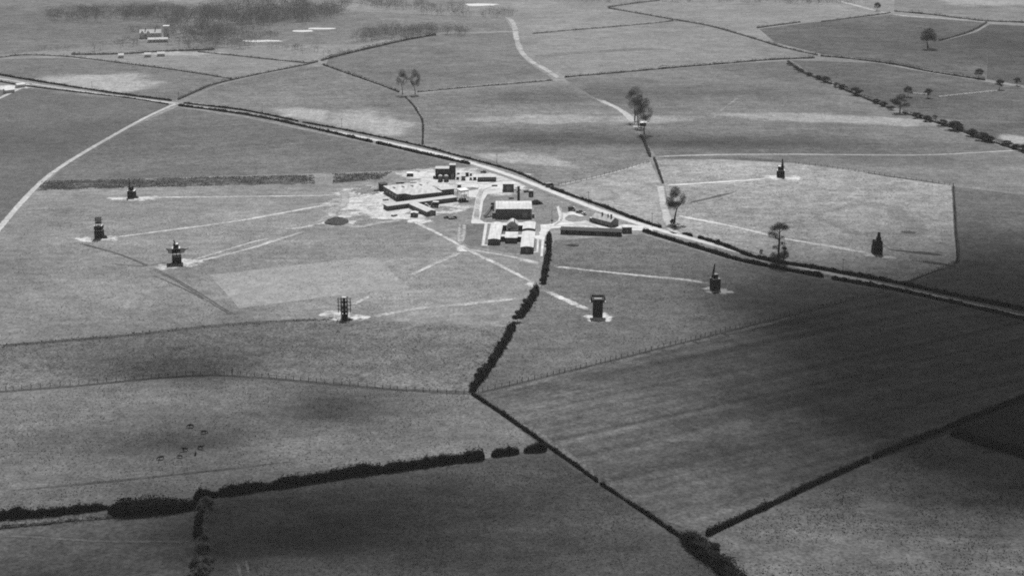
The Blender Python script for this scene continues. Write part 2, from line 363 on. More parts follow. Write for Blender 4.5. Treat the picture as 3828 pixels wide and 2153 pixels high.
ROAD = PL([(-200, 170), (0, 199), (75, 211), (245, 236), (440, 261), (620, 287), (750, 314), (940, 352), (1060, 378), (1180, 409), (1290, 444), (1400, 487), (1500, 526), (1600, 561), (1700, 590), (1800, 617), (1900, 645), (2000, 669), (2100, 691), (2200, 712), (2300, 734), (2400, 756), (2500, 779), (2576, 797), (2900, 873)])
RN = next(i for i, q in enumerate(ROAD) if q[0] > P(600, 285)[0])
ribbon('road_verge', ROAD, 11.0, M_verge, Z_T, rim=0.1, ends=0, wob=0.03, seed=1)
ribbon('main_road', ROAD[:RN + 1], (3.0, 3.6), M_lane, Z_R, rim=0.12, ends=0, wob=0.04, seed=2)
ribbon('main_road', ROAD[RN:], (4.4, 4.4), M_road, Z_R, rim=0.12, ends=0, wob=0.04, seed=2)
ribbon('side_road', PL([(446, 262), (432, 266), (380, 290), (330, 316), (230, 373), (160, 416), (110, 453), (60, 503), (0, 573), (-120, 720)]), (3.0, 3.6), M_lane, Z_R, rim=0.15, ends=0, wob=0.05, seed=3)
ribbon('side_road', PL([(76, 211), (40, 228), (0, 247), (-120, 300)]), 3.2, M_lane, Z_R, rim=0.2, ends=0, seed=4)
ribbon('lane', PL([(1703, 590), (1688, 572), (1676, 540), (1666, 500), (1661, 468)]), (4.2, 3.4), M_lane, Z_R, rim=0.3, ends=3, wob=0.1, seed=5)
ribbon('lane', PL([(1609, 332), (1598, 316), (1580, 292), (1555, 274), (1530, 262), (1494, 246)]), 4.6, M_lane, Z_T, rim=0.3, ends=25, wob=0.15, seed=6)
ribbon('lane', PL([(1410, 200), (1375, 177), (1338, 156), (1314, 134), (1303, 110), (1298, 90), (1295, 72), (1288, 54), (1270, 43)]), 5.0, M_faint, Z_T, rim=0.3, ends=20, seed=7)
ribbon('footpath', PL([(1652, 395), (1800, 390), (2000, 389), (2300, 391), (2450, 385), (2576, 378), (2800, 366)]), 1.9, M_lane, Z_T, rim=0.3, ends=5, seed=8)
TR = [([(330, 500), (420, 497), (620, 495), (780, 493), (868, 491), (920, 492)], 2.0, M_track), ([(262, 599), (300, 596), (420, 580), (600, 556), (800, 520), (868, 512), (960, 512)], 1.9, M_track),
      ([(470, 663), (560, 643), (640, 622), (700, 603), (770, 581)], 1.7, M_track), ([(480, 656), (560, 632), (640, 608), (690, 598)], 1.5, M_faint),
      ([(700, 577), (770, 571), (830, 546), (865, 540)], 2.0, M_faint), ([(865, 480), (866, 512), (835, 540), (890, 570), (960, 560), (1030, 552)], 2.6, M_faint),
      ([(1036, 555), (1070, 572), (1110, 592), (1160, 619), (1205, 643), (1250, 664), (1300, 690), (1350, 716)], 1.6, M_track),
      ([(1167, 632), (1120, 652), (1060, 680), (1018, 698)], 2.0, M_faint), ([(1168, 626), (1240, 638), (1310, 651), (1368, 668)], 1.6, M_faint),
      ([(1300, 649), (1368, 668)], 2.6, M_track), ([(1384, 668), (1420, 673), (1500, 682), (1650, 697), (1740, 706), (1790, 716)], 1.8, M_track),
      ([(1362, 728), (1385, 737), (1430, 758), (1490, 784)], 2.2, M_track), ([(880, 771), (905, 758), (945, 739)], 1.7, M_faint),
      ([(930, 797), (960, 792), (1050, 777), (1150, 767), (1230, 759), (1318, 750)], 2.6, M_faint),
      ([(1168, 562), (1166, 590), (1158, 616)], 1.6, M_faint), ([(1158, 562), (1154, 590), (1158, 618)], 1.0, M_faint),
      ([(1700, 540), (1730, 548), (1800, 561), (1900, 583), (1960, 598), (2100, 622), (2200, 640)], 2.2, M_bright),
      ([(1664, 467), (1740, 463), (1800, 459), (1880, 454), (1965, 446)], 2.2, M_bright), ([(1800, 466), (1880, 458), (1940, 449)], 1.5, M_faint),
      ([(1402, 467), (1440, 459), (1520, 441), (1580, 425), (1636, 407)], 1.4, M_lane), ([(1400, 478), (1470, 500), (1560, 520), (1640, 536), (1660, 542)], 1.2, M_faint),
      ([(0, 1345), (250, 1361), (420, 1362), (500, 1366)], 0.9, M_dim), ([(380, 672), (300, 640), (200, 612)], 1.1, M_rut),
      ([(1790, 302), (1815, 278), (1836, 262), (1858, 245)], 1.6, M_old), ([(2080, -4), (2150, 14), (2240, 36), (2340, 46), (2460, 52)], 4.5, M_faint),
      ([(590, 1400), (600, 1425), (607, 1470)], 0.6, M_dim), ([(612, 1390), (622, 1425), (628, 1470)], 0.6, M_dim),
      ([(1700, 580), (1740, 590), (1900, 612)], 1.2, M_faint)]
for i, (p, wd, m) in enumerate(TR):
    ribbon('track', PL(p), wd * 1.3, m, Z_T + 0.0008 * i, rim=0.4, ends=8, wob=0.25, seed=20 + i, step=3.0)
for i, p in enumerate([[(370, 672), (430, 700), (500, 742), (560, 780), (606, 803)], [(376, 671), (438, 700), (508, 741), (568, 779), (612, 801)], [(380, 690), (480, 735), (540, 772)], [(250, 660), (330, 668), (380, 668), (440, 655)]]):
    ribbon('wheel_rut', PL(p), 0.7, M_rut, Z_T + 0.025 + 0.0008 * i, rim=0.4, ends=20, seed=60 + i)
# trodden chalk round the towers
for i, (x, y, rx, ry) in enumerate([(355, 500, 14, 7), (300, 500, 8, 5), (268, 601, 9, 7), (215, 603, 8, 6), (468, 662, 9, 9), (420, 672, 9, 6), (880, 800, 9, 7), (842, 790, 8, 6), (1506, 799, 8.5, 9), (1792, 729, 6, 7), (1820, 733, 5, 6), (2192, 641, 5.5, 6), (2232, 648, 7, 4), (1950, 446, 8, 10), (1990, 449, 8, 9)]):
    pat('trodden_chalk', x, y, rx, ry, M_chalk, z=Z_R + 0.001 * i, seed=30 + i, core=0.15)
for i, (x, y, rx, ry) in enumerate([(1340, 716, 4, 6), (1162, 625, 5, 7), (852, 553, 14, 20), (830, 562, 10, 5), (872, 545, 8, 16), (1052, 556, 9, 8)]):
    pat('trodden_chalk', x, y, rx, ry, M_dust, z=Z_P + 0.004 + 0.001 * i, seed=50 + i, core=0.2)

# the works yard: dusty ground, concrete roads, lawns
pat('yard_dust', 1015, 505, 52, 50, M_dust, z=Z_P + 0.010, seed=70, core=0.62, lob=0.3)
pat('yard_dust', 960, 485, 36, 26, M_dust, z=Z_P + 0.012, seed=71, core=0.3)
pat('yard_dust', 1130, 450, 40, 40, M_dust, z=Z_P + 0.014, seed=72, core=0.5)
pat('yard_dust', 1235, 462, 34, 42, M_dust, z=Z_P + 0.016, seed=73, core=0.6)
pat('yard_dust', 970, 520, 14, 26, M_chalk, z=Z_P + 0.018, seed=74, core=0.4)
pat('yard_dust', 1100, 530, 20, 10, M_dust, z=Z_P + 0.020, seed=75, core=0.5)
pat('yard_dust', 948, 508, 9, 22, M_chalk, z=Z_P + 0.022, seed=76, core=0.4)
pat('yard_dust', 1010, 545, 22, 9, M_chalk, z=Z_P + 0.0226, seed=77, core=0.3)
pat('yard_dust', 1080, 440, 26, 12, M_chalk, z=Z_P + 0.0232, seed=78, core=0.3)
pat('yard_grass', 1110, 525, 12, 9, M_yg, z=Z_P + 0.024, seed=79, core=0.3)
pat('yard_grass', 925, 480, 12, 16, M_yg, z=Z_P + 0.0246, seed=81, core=0.2)
pat('yard_grass', 1000, 455, 22, 8, M_yg, z=Z_P + 0.0252, seed=82, core=0.2)
pat('yard_grass', 1190, 478, 7, 9, M_yg, z=Z_P + 0.0258, seed=83, core=0.4)
M_conc = mat_field('concrete', alb(216), big=0.07, mid=0.16, fine=0.12, off=14.2)
def zq(pts, k, ox, oy): return [px(ox + x / k, oy + y / k) for x, y in pts]
def Z1(pts): return zq(pts, 3.623, 1380, 560)
def Z4(pts): return zq(pts, 6.0375, 2040, 720)
sheet('concrete_road', Z1([(1200, 440), (1480, 432), (1740, 430), (1860, 395), (1960, 430), (1820, 480), (1815, 575), (1600, 605), (1545, 700), (1520, 860), (1500, 950), (1560, 985), (1640, 990), (1640, 1005), (1390, 1003), (1380, 985), (1420, 800), (1445, 650), (1330, 640), (1330, 560), (1475, 540), (1500, 490), (1480, 470), (1210, 470)]), M_conc, Z_C)
sheet('concrete_path', Z1([(1565, 1006), (1605, 1006), (1560, 1288), (1605, 1290), (1605, 1302), (1522, 1302)]), M_conc, Z_C)
sheet('concrete_path', Z1([(1640, 991), (2240, 988), (2240, 1008), (1640, 1006)]), M_conc, Z_C + 0.01)
sheet('concrete_yard', Z4([(-120, 730), (60, 720), (200, 690), (280, 640), (300, 560), (245, 330), (300, 305), (318, 400), (380, 460), (480, 470), (560, 420), (640, 440), (690, 480), (850, 510), (850, 545), (760, 545), (640, 505), (520, 515), (440, 570), (440, 620), (520, 655), (640, 670), (780, 655), (900, 630), (1010, 670), (1200, 740), (1400, 790), (1560, 785), (1650, 745), (1760, 720), (1960, 735), (2200, 760), (2415, 830), (2415, 890), (2180, 865), (1960, 860), (1740, 860), (1400, 855), (1000, 835), (600, 815), (330, 800), (130, 822), (75, 850), (60, 960), (0, 985), (-120, 980), (-150, 920), (-110, 850)]), M_conc, Z_C)
sheet('concrete_path', Z1([(2225, 1165), (2300, 1160), (2330, 1120), (2400, 1040), (2420, 1090), (2390, 1160), (2370, 1230), (2350, 1445), (2320, 1445), (2335, 1225), (2300, 1215), (2290, 1390), (2225, 1398), (2225, 1385), (2265, 1380), (2275, 1220), (2225, 1190)]), M_conc, Z_C - 0.012)
M_oil = mat_field('tyre_stains', alb(176), rag=0.8, fade=0.5, big=0.1, mid=0.2, fine=0.3, off=17.9)
for i, p in enumerate([[(1230, 455), (1400, 450), (1560, 470), (1700, 440), (1850, 410)], [(1470, 960), (1480, 800), (1500, 650), (1560, 540), (1700, 500)], [(1430, 940), (1450, 780), (1475, 640), (1520, 520)], [(1620, 545), (1720, 540), (1800, 535)]]):
    ribbon('tyre_stain', Z1(p), 1.0, M_oil, Z_C + 0.02 + .001 * i, rim=.5, ends=6, wob=.3, seed=210 + i)
for i, p in enumerate([[(-60, 760), (200, 755), (500, 740), (900, 720), (1300, 820), (1700, 800), (2100, 800)], [(330, 330), (370, 520), (330, 650), (150, 760)], [(480, 760), (700, 765), (1000, 790)]]):
    ribbon('tyre_stain', Z4(p), .9, M_oil, Z_C + 0.026 + .001 * i, rim=.5, ends=6, wob=.3, seed=220 + i)
M_lawn = mat_field('mown_lawn', alb(132), big=0.05, mid=0.1, off=15.2)
sheet('lawn', Z1([(1310, 1010), (1560, 1010), (1515, 1308), (1640, 1310), (1660, 1290), (1610, 1180), (1700, 1010), (1870, 1012), (1830, 1240), (1830, 1270), (2050, 1270), (2045, 1400), (1900, 1395), (1560, 1330), (1330, 1290), (1290, 1250)]), mat_field('lawn_grass', alb(118), big=0.05, mid=0.1, off=15.9), Z_F + 0.04)
sheet('lawn', Z1([(1575, 640), (1990, 620), (2120, 640), (2200, 690), (2215, 945), (1660, 960), (1520, 940), (1545, 760)]), M_lawn, Z_F + 0.05)
sheet('lawn', Z1([(2230, 700), (2440, 720), (2460, 960), (2400, 1005), (2260, 985), (2235, 940)]), M_lawn, Z_F + 0.05)
# ponds in the parkland far away
m = bpy.data.materials.new('pale_water'); m.use_nodes = True
b = m.node_tree.nodes['Principled BSDF']; b.inputs['Base Color'].default_value = (0.6, 0.6, 0.6, 1); b.inputs['Roughness'].default_value = 0.08; b.inputs['IOR'].default_value = 1.33  # even pale base colour, low roughness, slight ripples
nz = m.node_tree.nodes.new('ShaderNodeTexNoise'); nz.inputs['Scale'].default_value = 1.2; bp = m.node_tree.nodes.new('ShaderNodeBump'); bp.inputs['Strength'].default_value = 0.1; bp.inputs['Distance'].default_value = 0.5
m.node_tree.links.new(nz.outputs['Fac'], bp.inputs['Height']); m.node_tree.links.new(bp.outputs[0], b.inputs['Normal'])
M_water = m
for x, y, rx, ry in ((655, 104, 21, 7.0), (762, 79, 12, 8), (806, 73, 16, 7), (1208, 13, 20, 12)):
    c = P(x, y); pts = []
    for i in range(26):
        t = 2 * math.pi * i / 26; q = 1 + 0.35 * mnoise.noise((math.cos(t) * 1.5 + x, math.sin(t) * 1.5, 0))
        pts.append((c[0] + rx * q * math.cos(t), c[1] + ry * q * math.sin(t)))
    sheet('pond', pts, M_water, Z_C)

# ------------------------------------------------------------------ hedges, trees
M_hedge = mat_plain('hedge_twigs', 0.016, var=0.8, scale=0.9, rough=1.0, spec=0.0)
M_bark = mat_plain('bark', 0.02, var=0.3, scale=2.0, rough=1.0, spec=0.0)
M_leaf = mat_plain('dark_leaves', 0.03, var=0.6, scale=0.5, rough=1.0, spec=0.0)

def mat_thin(name, a, var=0.4, scale=0.6, trans=0.45):
    """thin twigs and dead leaves: light comes through from behind"""
    m = mat_plain(name, a, var=var, scale=scale, rough=1.0, spec=0.0); n = m.node_tree; b = n.nodes['Principled BSDF']
    src = b.inputs['Base Color'].links[0].from_socket; t = n.nodes.new('ShaderNodeBsdfTranslucent'); mi = n.nodes.new('ShaderNodeMixShader'); mi.inputs[0].default_value = trans
    n.links.new(src, t.inputs['Color']); n.links.new(b.outputs[0], mi.inputs[1]); n.links.new(t.outputs[0], mi.inputs[2])
    n.links.new(mi.outputs[0], [x for x in n.nodes if x.type == 'OUTPUT_MATERIAL'][0].inputs['Surface']); return m
M_hedge2 = mat_thin('hedge_twigs_haze_pale', 0.06, 0.5, 0.7); M_wood = mat_thin('woodland_twigs_haze_pale', 0.1, 0.35, 0.3)  # paler than the near hedges: distance haze is put into these twig colours
M_twig = mat_thin('crown_twigs', 0.045, 0.4, 0.6, 0.4); M_brush = mat_thin('dry_bramble', 0.17, 0.6, 0.8, 0.4)

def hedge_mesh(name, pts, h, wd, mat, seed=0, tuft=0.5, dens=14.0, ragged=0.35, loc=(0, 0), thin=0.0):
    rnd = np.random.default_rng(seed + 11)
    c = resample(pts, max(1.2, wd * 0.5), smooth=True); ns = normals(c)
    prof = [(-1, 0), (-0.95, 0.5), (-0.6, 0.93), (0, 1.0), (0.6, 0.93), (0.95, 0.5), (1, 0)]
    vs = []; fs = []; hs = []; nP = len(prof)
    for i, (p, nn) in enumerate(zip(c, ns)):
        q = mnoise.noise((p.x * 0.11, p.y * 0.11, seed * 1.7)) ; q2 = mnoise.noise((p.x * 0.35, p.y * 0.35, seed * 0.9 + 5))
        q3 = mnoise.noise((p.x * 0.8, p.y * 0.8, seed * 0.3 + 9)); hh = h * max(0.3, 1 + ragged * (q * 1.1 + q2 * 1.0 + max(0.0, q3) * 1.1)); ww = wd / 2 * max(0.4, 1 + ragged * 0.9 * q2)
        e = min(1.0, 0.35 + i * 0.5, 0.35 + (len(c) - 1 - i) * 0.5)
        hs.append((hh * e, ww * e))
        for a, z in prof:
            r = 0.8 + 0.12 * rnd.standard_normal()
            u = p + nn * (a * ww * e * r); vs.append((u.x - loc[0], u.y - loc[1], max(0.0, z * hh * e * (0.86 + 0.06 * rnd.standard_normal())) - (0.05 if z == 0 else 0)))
        if i:
            o = i * nP
            for k in range(nP - 1): fs.append((o - nP + k, o - nP + k + 1, o + k + 1, o + k))
    n = len(c); fs.append(tuple(range(nP))); fs.append(tuple(range((n - 1) * nP + nP - 1, (n - 1) * nP - 1, -1)))
    if thin: vs = [(v[0], v[1], v[2] * 0.45) for v in vs]
    L = sum((c[i + 1] - c[i]).length for i in range(n - 1)); cnt = int(L * dens * (0.5 + 0.25 * (wd + 2 * h) / 3))
    cnt = min(cnt, 26000)
    t = rnd.random(cnt) * (n - 1); i0 = t.astype(int); fr = t - i0
    C = np.array([(p.x, p.y) for p in c]); N = np.array([(p.x, p.y) for p in ns]); H = np.array(hs)
    pc = C[i0] * (1 - fr[:, None]) + C[i0 + 1] * fr[:, None]; pn = N[i0]; ph = H[i0, 0] * (1 - fr) + H[i0 + 1, 0] * fr; pw = H[i0, 1] * (1 - fr) + H[i0 + 1, 1] * fr
    ang = rnd.random(cnt) * math.pi
    rr = (0.3 + 0.8 * np.sqrt(rnd.random(cnt))) if thin else 0.82 + 0.3 * rnd.random(cnt) + np.where(rnd.random(cnt) < 0.25, 0.35 * rnd.random(cnt), 0.0)
    a = np.cos(ang) * rr; z = np.sin(ang) ** 0.6 * rr
    pos = np.stack([pc[:, 0] + pn[:, 0] * a * pw - loc[0], pc[:, 1] + pn[:, 1] * a * pw - loc[1], np.maximum(0.05, z * ph)], 1)
    sz = tuft * (0.5 + rnd.random(cnt))
    d1 = rnd.standard_normal((cnt, 3)); d1 /= np.linalg.norm(d1, axis=1)[:, None]
    d2 = rnd.standard_normal((cnt, 3)); d2 /= np.linalg.norm(d2, axis=1)[:, None]
    A = pos + d1 * sz[:, None] * 0.6; B = pos - d1 * sz[:, None] * 0.35 + d2 * sz[:, None] * 0.4; D = pos - d1 * sz[:, None] * 0.35 - d2 * sz[:, None] * 0.4
    o = len(vs); V = np.concatenate([np.array(vs), np.stack([A, B, D], 1).reshape(-1, 3)])
    V[:, 2] = np.maximum(V[:, 2], -0.05)
    fs += [(o + 3 * k, o + 3 * k + 1, o + 3 * k + 2) for k in range(cnt)]
    me = bpy.data.meshes.new(name); me.from_pydata(V.tolist(), [], fs); me.materials.append(mat); return me

HN = [0]; SHR = []
def hedge(label, pts, h, wd, mat=None, tuft=0.5, dens=14.0, ragged=0.35, cat='hedge', name='hedge', group=None):
    HN[0] += 1; q = PL(pts); loc = q[0]
    o = bpy.data.objects.new(name, hedge_mesh(name, q, h, wd, mat or M_hedge, HN[0], tuft, dens, ragged, loc, thin=(mat is M_hedge2))); COL.objects.link(o)
    o.location = (loc[0], loc[1], 0); return tag(o, label, cat, group)

# along the main road
G1 = 'clipped hedges along the main road'
hedge('thin hedge on the far side of the main road, left edge of the view', [(-60, 181), (0, 190), (75, 203), (245, 230), (330, 242), (432, 255)], 1.6, 2.2, tuft=0.8, dens=5, group=G1)
hedge('far roadside hedge from the side road crossing to a field gate', [(462, 261), (540, 270), (620, 280), (700, 296), (750, 307)], 1.3, 1.8, tuft=0.8, dens=5, group=G1)
hedge('far roadside hedge running from the field gate to the works entrance', [(760, 309), (850, 325), (940, 343), (1060, 369), (1142, 391), (1274, 426), (1330, 448), (1371, 467)], 1.2, 1.7, tuft=0.7, dens=6, group=G1)
hedge('dark clipped hedge across the main road from the lodge with three chimneys', [(1385, 475), (1440, 494), (1530, 526), (1585, 548), (1630, 563), (1664, 574)], 1.7, 1.8, tuft=0.6, dens=9, group=G1)
hedge('short stub of hedge between lane mouth and gap on the main road', [(1716, 588), (1728, 591), (1742, 596)], 1.7, 1.8, dens=10, group=G1)
hedge('far roadside hedge running past the tall lone tree to the right edge', [(1756, 599), (1800, 612), (1850, 630), (1884, 644), (1962, 662), (2044, 675), (2150, 694), (2249, 712), (2400, 745), (2576, 781), (2800, 830)], 2.0, 2.4, dens=11, group=G1)
hedge('thin hedge on the near side of the main road left of the side road', [(-60, 198), (0, 207), (75, 219), (235, 238), (330, 249), (424, 264)], 1.0, 1.4, tuft=0.8, dens=4, group=G1)
hedge('thick dark roadside hedge from the side road to a narrow gap', [(449, 267), (580, 284), (673, 300), (767, 320), (850, 339), (937, 359)], 1.8, 2.4, tuft=0.6, dens=9, group=G1)
hedge('thick dark roadside hedge from the narrow gap to the works yard', [(946, 361), (1000, 373), (1054, 386), (1100, 396), (1144, 406), (1182, 414)], 1.8, 2.4, tuft=0.6, dens=9, group=G1)
hedge('near roadside hedge from the gatehouse to the gap below the lone tree', [(1616, 582), (1700, 608), (1780, 632), (1857, 655), (1960, 677), (2072, 698)], 2.0, 2.2, dens=10, group=G1)
hedge('near roadside hedge from the gap to the right edge of the view', [(2092, 702), (2160, 714), (2250, 730), (2400, 763), (2576, 804), (2800, 858)], 1.8, 2.4, dens=10, group=G1)
# the hedgerow between the two halves of the works field
G2 = 'overgrown hedgerow sections running down from the works'
hedge('overgrown hedgerow section beside the footpath at the hut wings', [(1381, 596), (1381, 612), (1381, 634)], 3.4, 2.6, dens=36, ragged=0.6, group=G2)
hedge('overgrown hedgerow section between two track crossings', [(1380, 640), (1372, 677), (1369, 698), (1368, 714)], 3.4, 2.8, dens=36, ragged=0.6, group=G2)
hedge('overgrown hedgerow section below the lower track crossing', [(1352, 734), (1338, 756), (1325, 778), (1308, 800)], 3.6, 3.2, dens=38, ragged=0.6, group=G2)
hedge('overgrown hedgerow section with leaning edge above the fence junction', [(1291, 826), (1272, 860), (1253, 892), (1231, 926), (1212, 950), (1186, 986)], 3.2, 3.0, dens=38, ragged=0.6, group=G2)
# foreground
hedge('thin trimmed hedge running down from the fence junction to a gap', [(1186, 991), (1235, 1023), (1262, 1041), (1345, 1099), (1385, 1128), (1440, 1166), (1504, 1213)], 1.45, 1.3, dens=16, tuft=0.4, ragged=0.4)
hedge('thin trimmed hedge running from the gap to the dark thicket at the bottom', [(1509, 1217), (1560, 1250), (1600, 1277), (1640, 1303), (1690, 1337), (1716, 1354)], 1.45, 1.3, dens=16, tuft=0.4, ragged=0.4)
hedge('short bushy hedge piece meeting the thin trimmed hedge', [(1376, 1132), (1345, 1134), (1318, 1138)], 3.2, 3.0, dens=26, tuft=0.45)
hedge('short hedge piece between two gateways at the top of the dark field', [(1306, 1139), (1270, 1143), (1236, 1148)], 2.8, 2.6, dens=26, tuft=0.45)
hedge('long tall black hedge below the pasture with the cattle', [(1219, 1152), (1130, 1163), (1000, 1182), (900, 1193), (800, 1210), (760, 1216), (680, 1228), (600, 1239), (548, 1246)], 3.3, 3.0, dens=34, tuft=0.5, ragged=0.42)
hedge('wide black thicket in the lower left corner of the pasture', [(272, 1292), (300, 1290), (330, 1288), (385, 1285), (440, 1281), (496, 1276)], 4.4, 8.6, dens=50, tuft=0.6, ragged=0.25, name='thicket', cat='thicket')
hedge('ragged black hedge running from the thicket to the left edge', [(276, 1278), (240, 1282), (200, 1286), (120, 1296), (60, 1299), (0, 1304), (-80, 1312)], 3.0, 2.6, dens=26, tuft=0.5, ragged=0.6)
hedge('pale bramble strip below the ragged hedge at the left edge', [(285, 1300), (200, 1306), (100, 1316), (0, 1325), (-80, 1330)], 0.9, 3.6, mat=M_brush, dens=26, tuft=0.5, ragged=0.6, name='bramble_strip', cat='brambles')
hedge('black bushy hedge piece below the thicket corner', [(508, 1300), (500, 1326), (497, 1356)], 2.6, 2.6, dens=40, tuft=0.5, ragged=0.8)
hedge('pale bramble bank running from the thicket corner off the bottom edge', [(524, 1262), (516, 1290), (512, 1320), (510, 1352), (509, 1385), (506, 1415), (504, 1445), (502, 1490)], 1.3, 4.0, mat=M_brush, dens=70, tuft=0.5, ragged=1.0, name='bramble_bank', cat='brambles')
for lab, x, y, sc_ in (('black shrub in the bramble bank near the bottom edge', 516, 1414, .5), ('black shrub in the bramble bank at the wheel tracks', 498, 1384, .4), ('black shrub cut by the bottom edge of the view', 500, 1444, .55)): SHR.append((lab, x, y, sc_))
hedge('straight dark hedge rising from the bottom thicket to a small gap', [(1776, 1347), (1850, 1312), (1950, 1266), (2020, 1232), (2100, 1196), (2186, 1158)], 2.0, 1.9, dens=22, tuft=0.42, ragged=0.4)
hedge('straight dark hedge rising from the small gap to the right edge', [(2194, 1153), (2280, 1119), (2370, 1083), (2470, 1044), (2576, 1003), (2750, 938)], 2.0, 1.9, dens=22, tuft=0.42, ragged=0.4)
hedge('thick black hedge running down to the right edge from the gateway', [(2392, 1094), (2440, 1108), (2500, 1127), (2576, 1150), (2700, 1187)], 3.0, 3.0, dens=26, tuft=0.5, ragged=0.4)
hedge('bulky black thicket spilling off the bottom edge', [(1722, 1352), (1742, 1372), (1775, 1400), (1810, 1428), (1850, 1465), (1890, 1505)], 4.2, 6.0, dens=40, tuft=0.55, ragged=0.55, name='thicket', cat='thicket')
# farther fields
GF = 'thin hedges between the far fields'
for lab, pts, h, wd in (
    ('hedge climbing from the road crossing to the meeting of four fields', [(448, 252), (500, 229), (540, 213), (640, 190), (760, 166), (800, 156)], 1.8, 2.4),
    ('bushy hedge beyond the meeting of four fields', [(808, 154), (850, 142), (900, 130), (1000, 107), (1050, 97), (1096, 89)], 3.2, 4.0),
    ('thin far hedge along the top of the field with the sunlit patch at left', [(-60, 150), (0, 146), (60, 140), (160, 143), (250, 153), (330, 163), (430, 176), (560, 196), (584, 202)], 1.5, 2.2),
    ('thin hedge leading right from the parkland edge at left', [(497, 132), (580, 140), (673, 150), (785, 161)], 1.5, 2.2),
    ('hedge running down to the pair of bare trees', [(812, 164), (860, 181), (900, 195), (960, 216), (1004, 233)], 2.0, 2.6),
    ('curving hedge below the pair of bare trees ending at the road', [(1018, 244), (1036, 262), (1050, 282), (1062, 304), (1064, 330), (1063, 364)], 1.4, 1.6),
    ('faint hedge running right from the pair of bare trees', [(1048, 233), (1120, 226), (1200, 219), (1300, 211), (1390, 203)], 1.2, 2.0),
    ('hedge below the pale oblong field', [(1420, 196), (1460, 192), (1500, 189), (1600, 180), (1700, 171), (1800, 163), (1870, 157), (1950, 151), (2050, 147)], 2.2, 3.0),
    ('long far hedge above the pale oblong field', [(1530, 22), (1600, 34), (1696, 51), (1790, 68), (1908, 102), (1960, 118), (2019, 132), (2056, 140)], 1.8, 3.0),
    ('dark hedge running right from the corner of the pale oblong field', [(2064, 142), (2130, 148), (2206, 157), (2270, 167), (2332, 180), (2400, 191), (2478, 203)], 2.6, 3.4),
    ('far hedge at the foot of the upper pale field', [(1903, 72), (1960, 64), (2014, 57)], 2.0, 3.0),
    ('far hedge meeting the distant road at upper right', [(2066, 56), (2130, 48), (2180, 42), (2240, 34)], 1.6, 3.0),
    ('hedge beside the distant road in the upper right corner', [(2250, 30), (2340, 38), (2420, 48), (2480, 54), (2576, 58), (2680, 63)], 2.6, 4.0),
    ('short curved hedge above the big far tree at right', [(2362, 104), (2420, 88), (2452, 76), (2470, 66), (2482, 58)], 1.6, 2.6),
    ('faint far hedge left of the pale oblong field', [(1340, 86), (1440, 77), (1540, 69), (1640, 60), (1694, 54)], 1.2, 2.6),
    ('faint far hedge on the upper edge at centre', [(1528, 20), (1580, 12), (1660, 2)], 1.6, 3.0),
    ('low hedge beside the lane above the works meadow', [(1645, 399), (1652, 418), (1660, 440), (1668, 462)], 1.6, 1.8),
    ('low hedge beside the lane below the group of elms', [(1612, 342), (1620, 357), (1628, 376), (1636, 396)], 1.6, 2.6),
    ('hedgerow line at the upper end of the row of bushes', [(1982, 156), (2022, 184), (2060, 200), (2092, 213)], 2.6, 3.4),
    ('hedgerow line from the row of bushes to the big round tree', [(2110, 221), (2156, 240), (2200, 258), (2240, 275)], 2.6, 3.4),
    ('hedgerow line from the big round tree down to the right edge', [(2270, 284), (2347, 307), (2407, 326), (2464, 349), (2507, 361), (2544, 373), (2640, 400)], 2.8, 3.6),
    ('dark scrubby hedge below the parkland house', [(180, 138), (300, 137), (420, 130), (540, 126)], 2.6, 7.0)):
    hedge(lab, pts, h * 0.85, wd * 0.85, mat=M_hedge2, tuft=0.7, dens=9, ragged=0.7, group=GF)

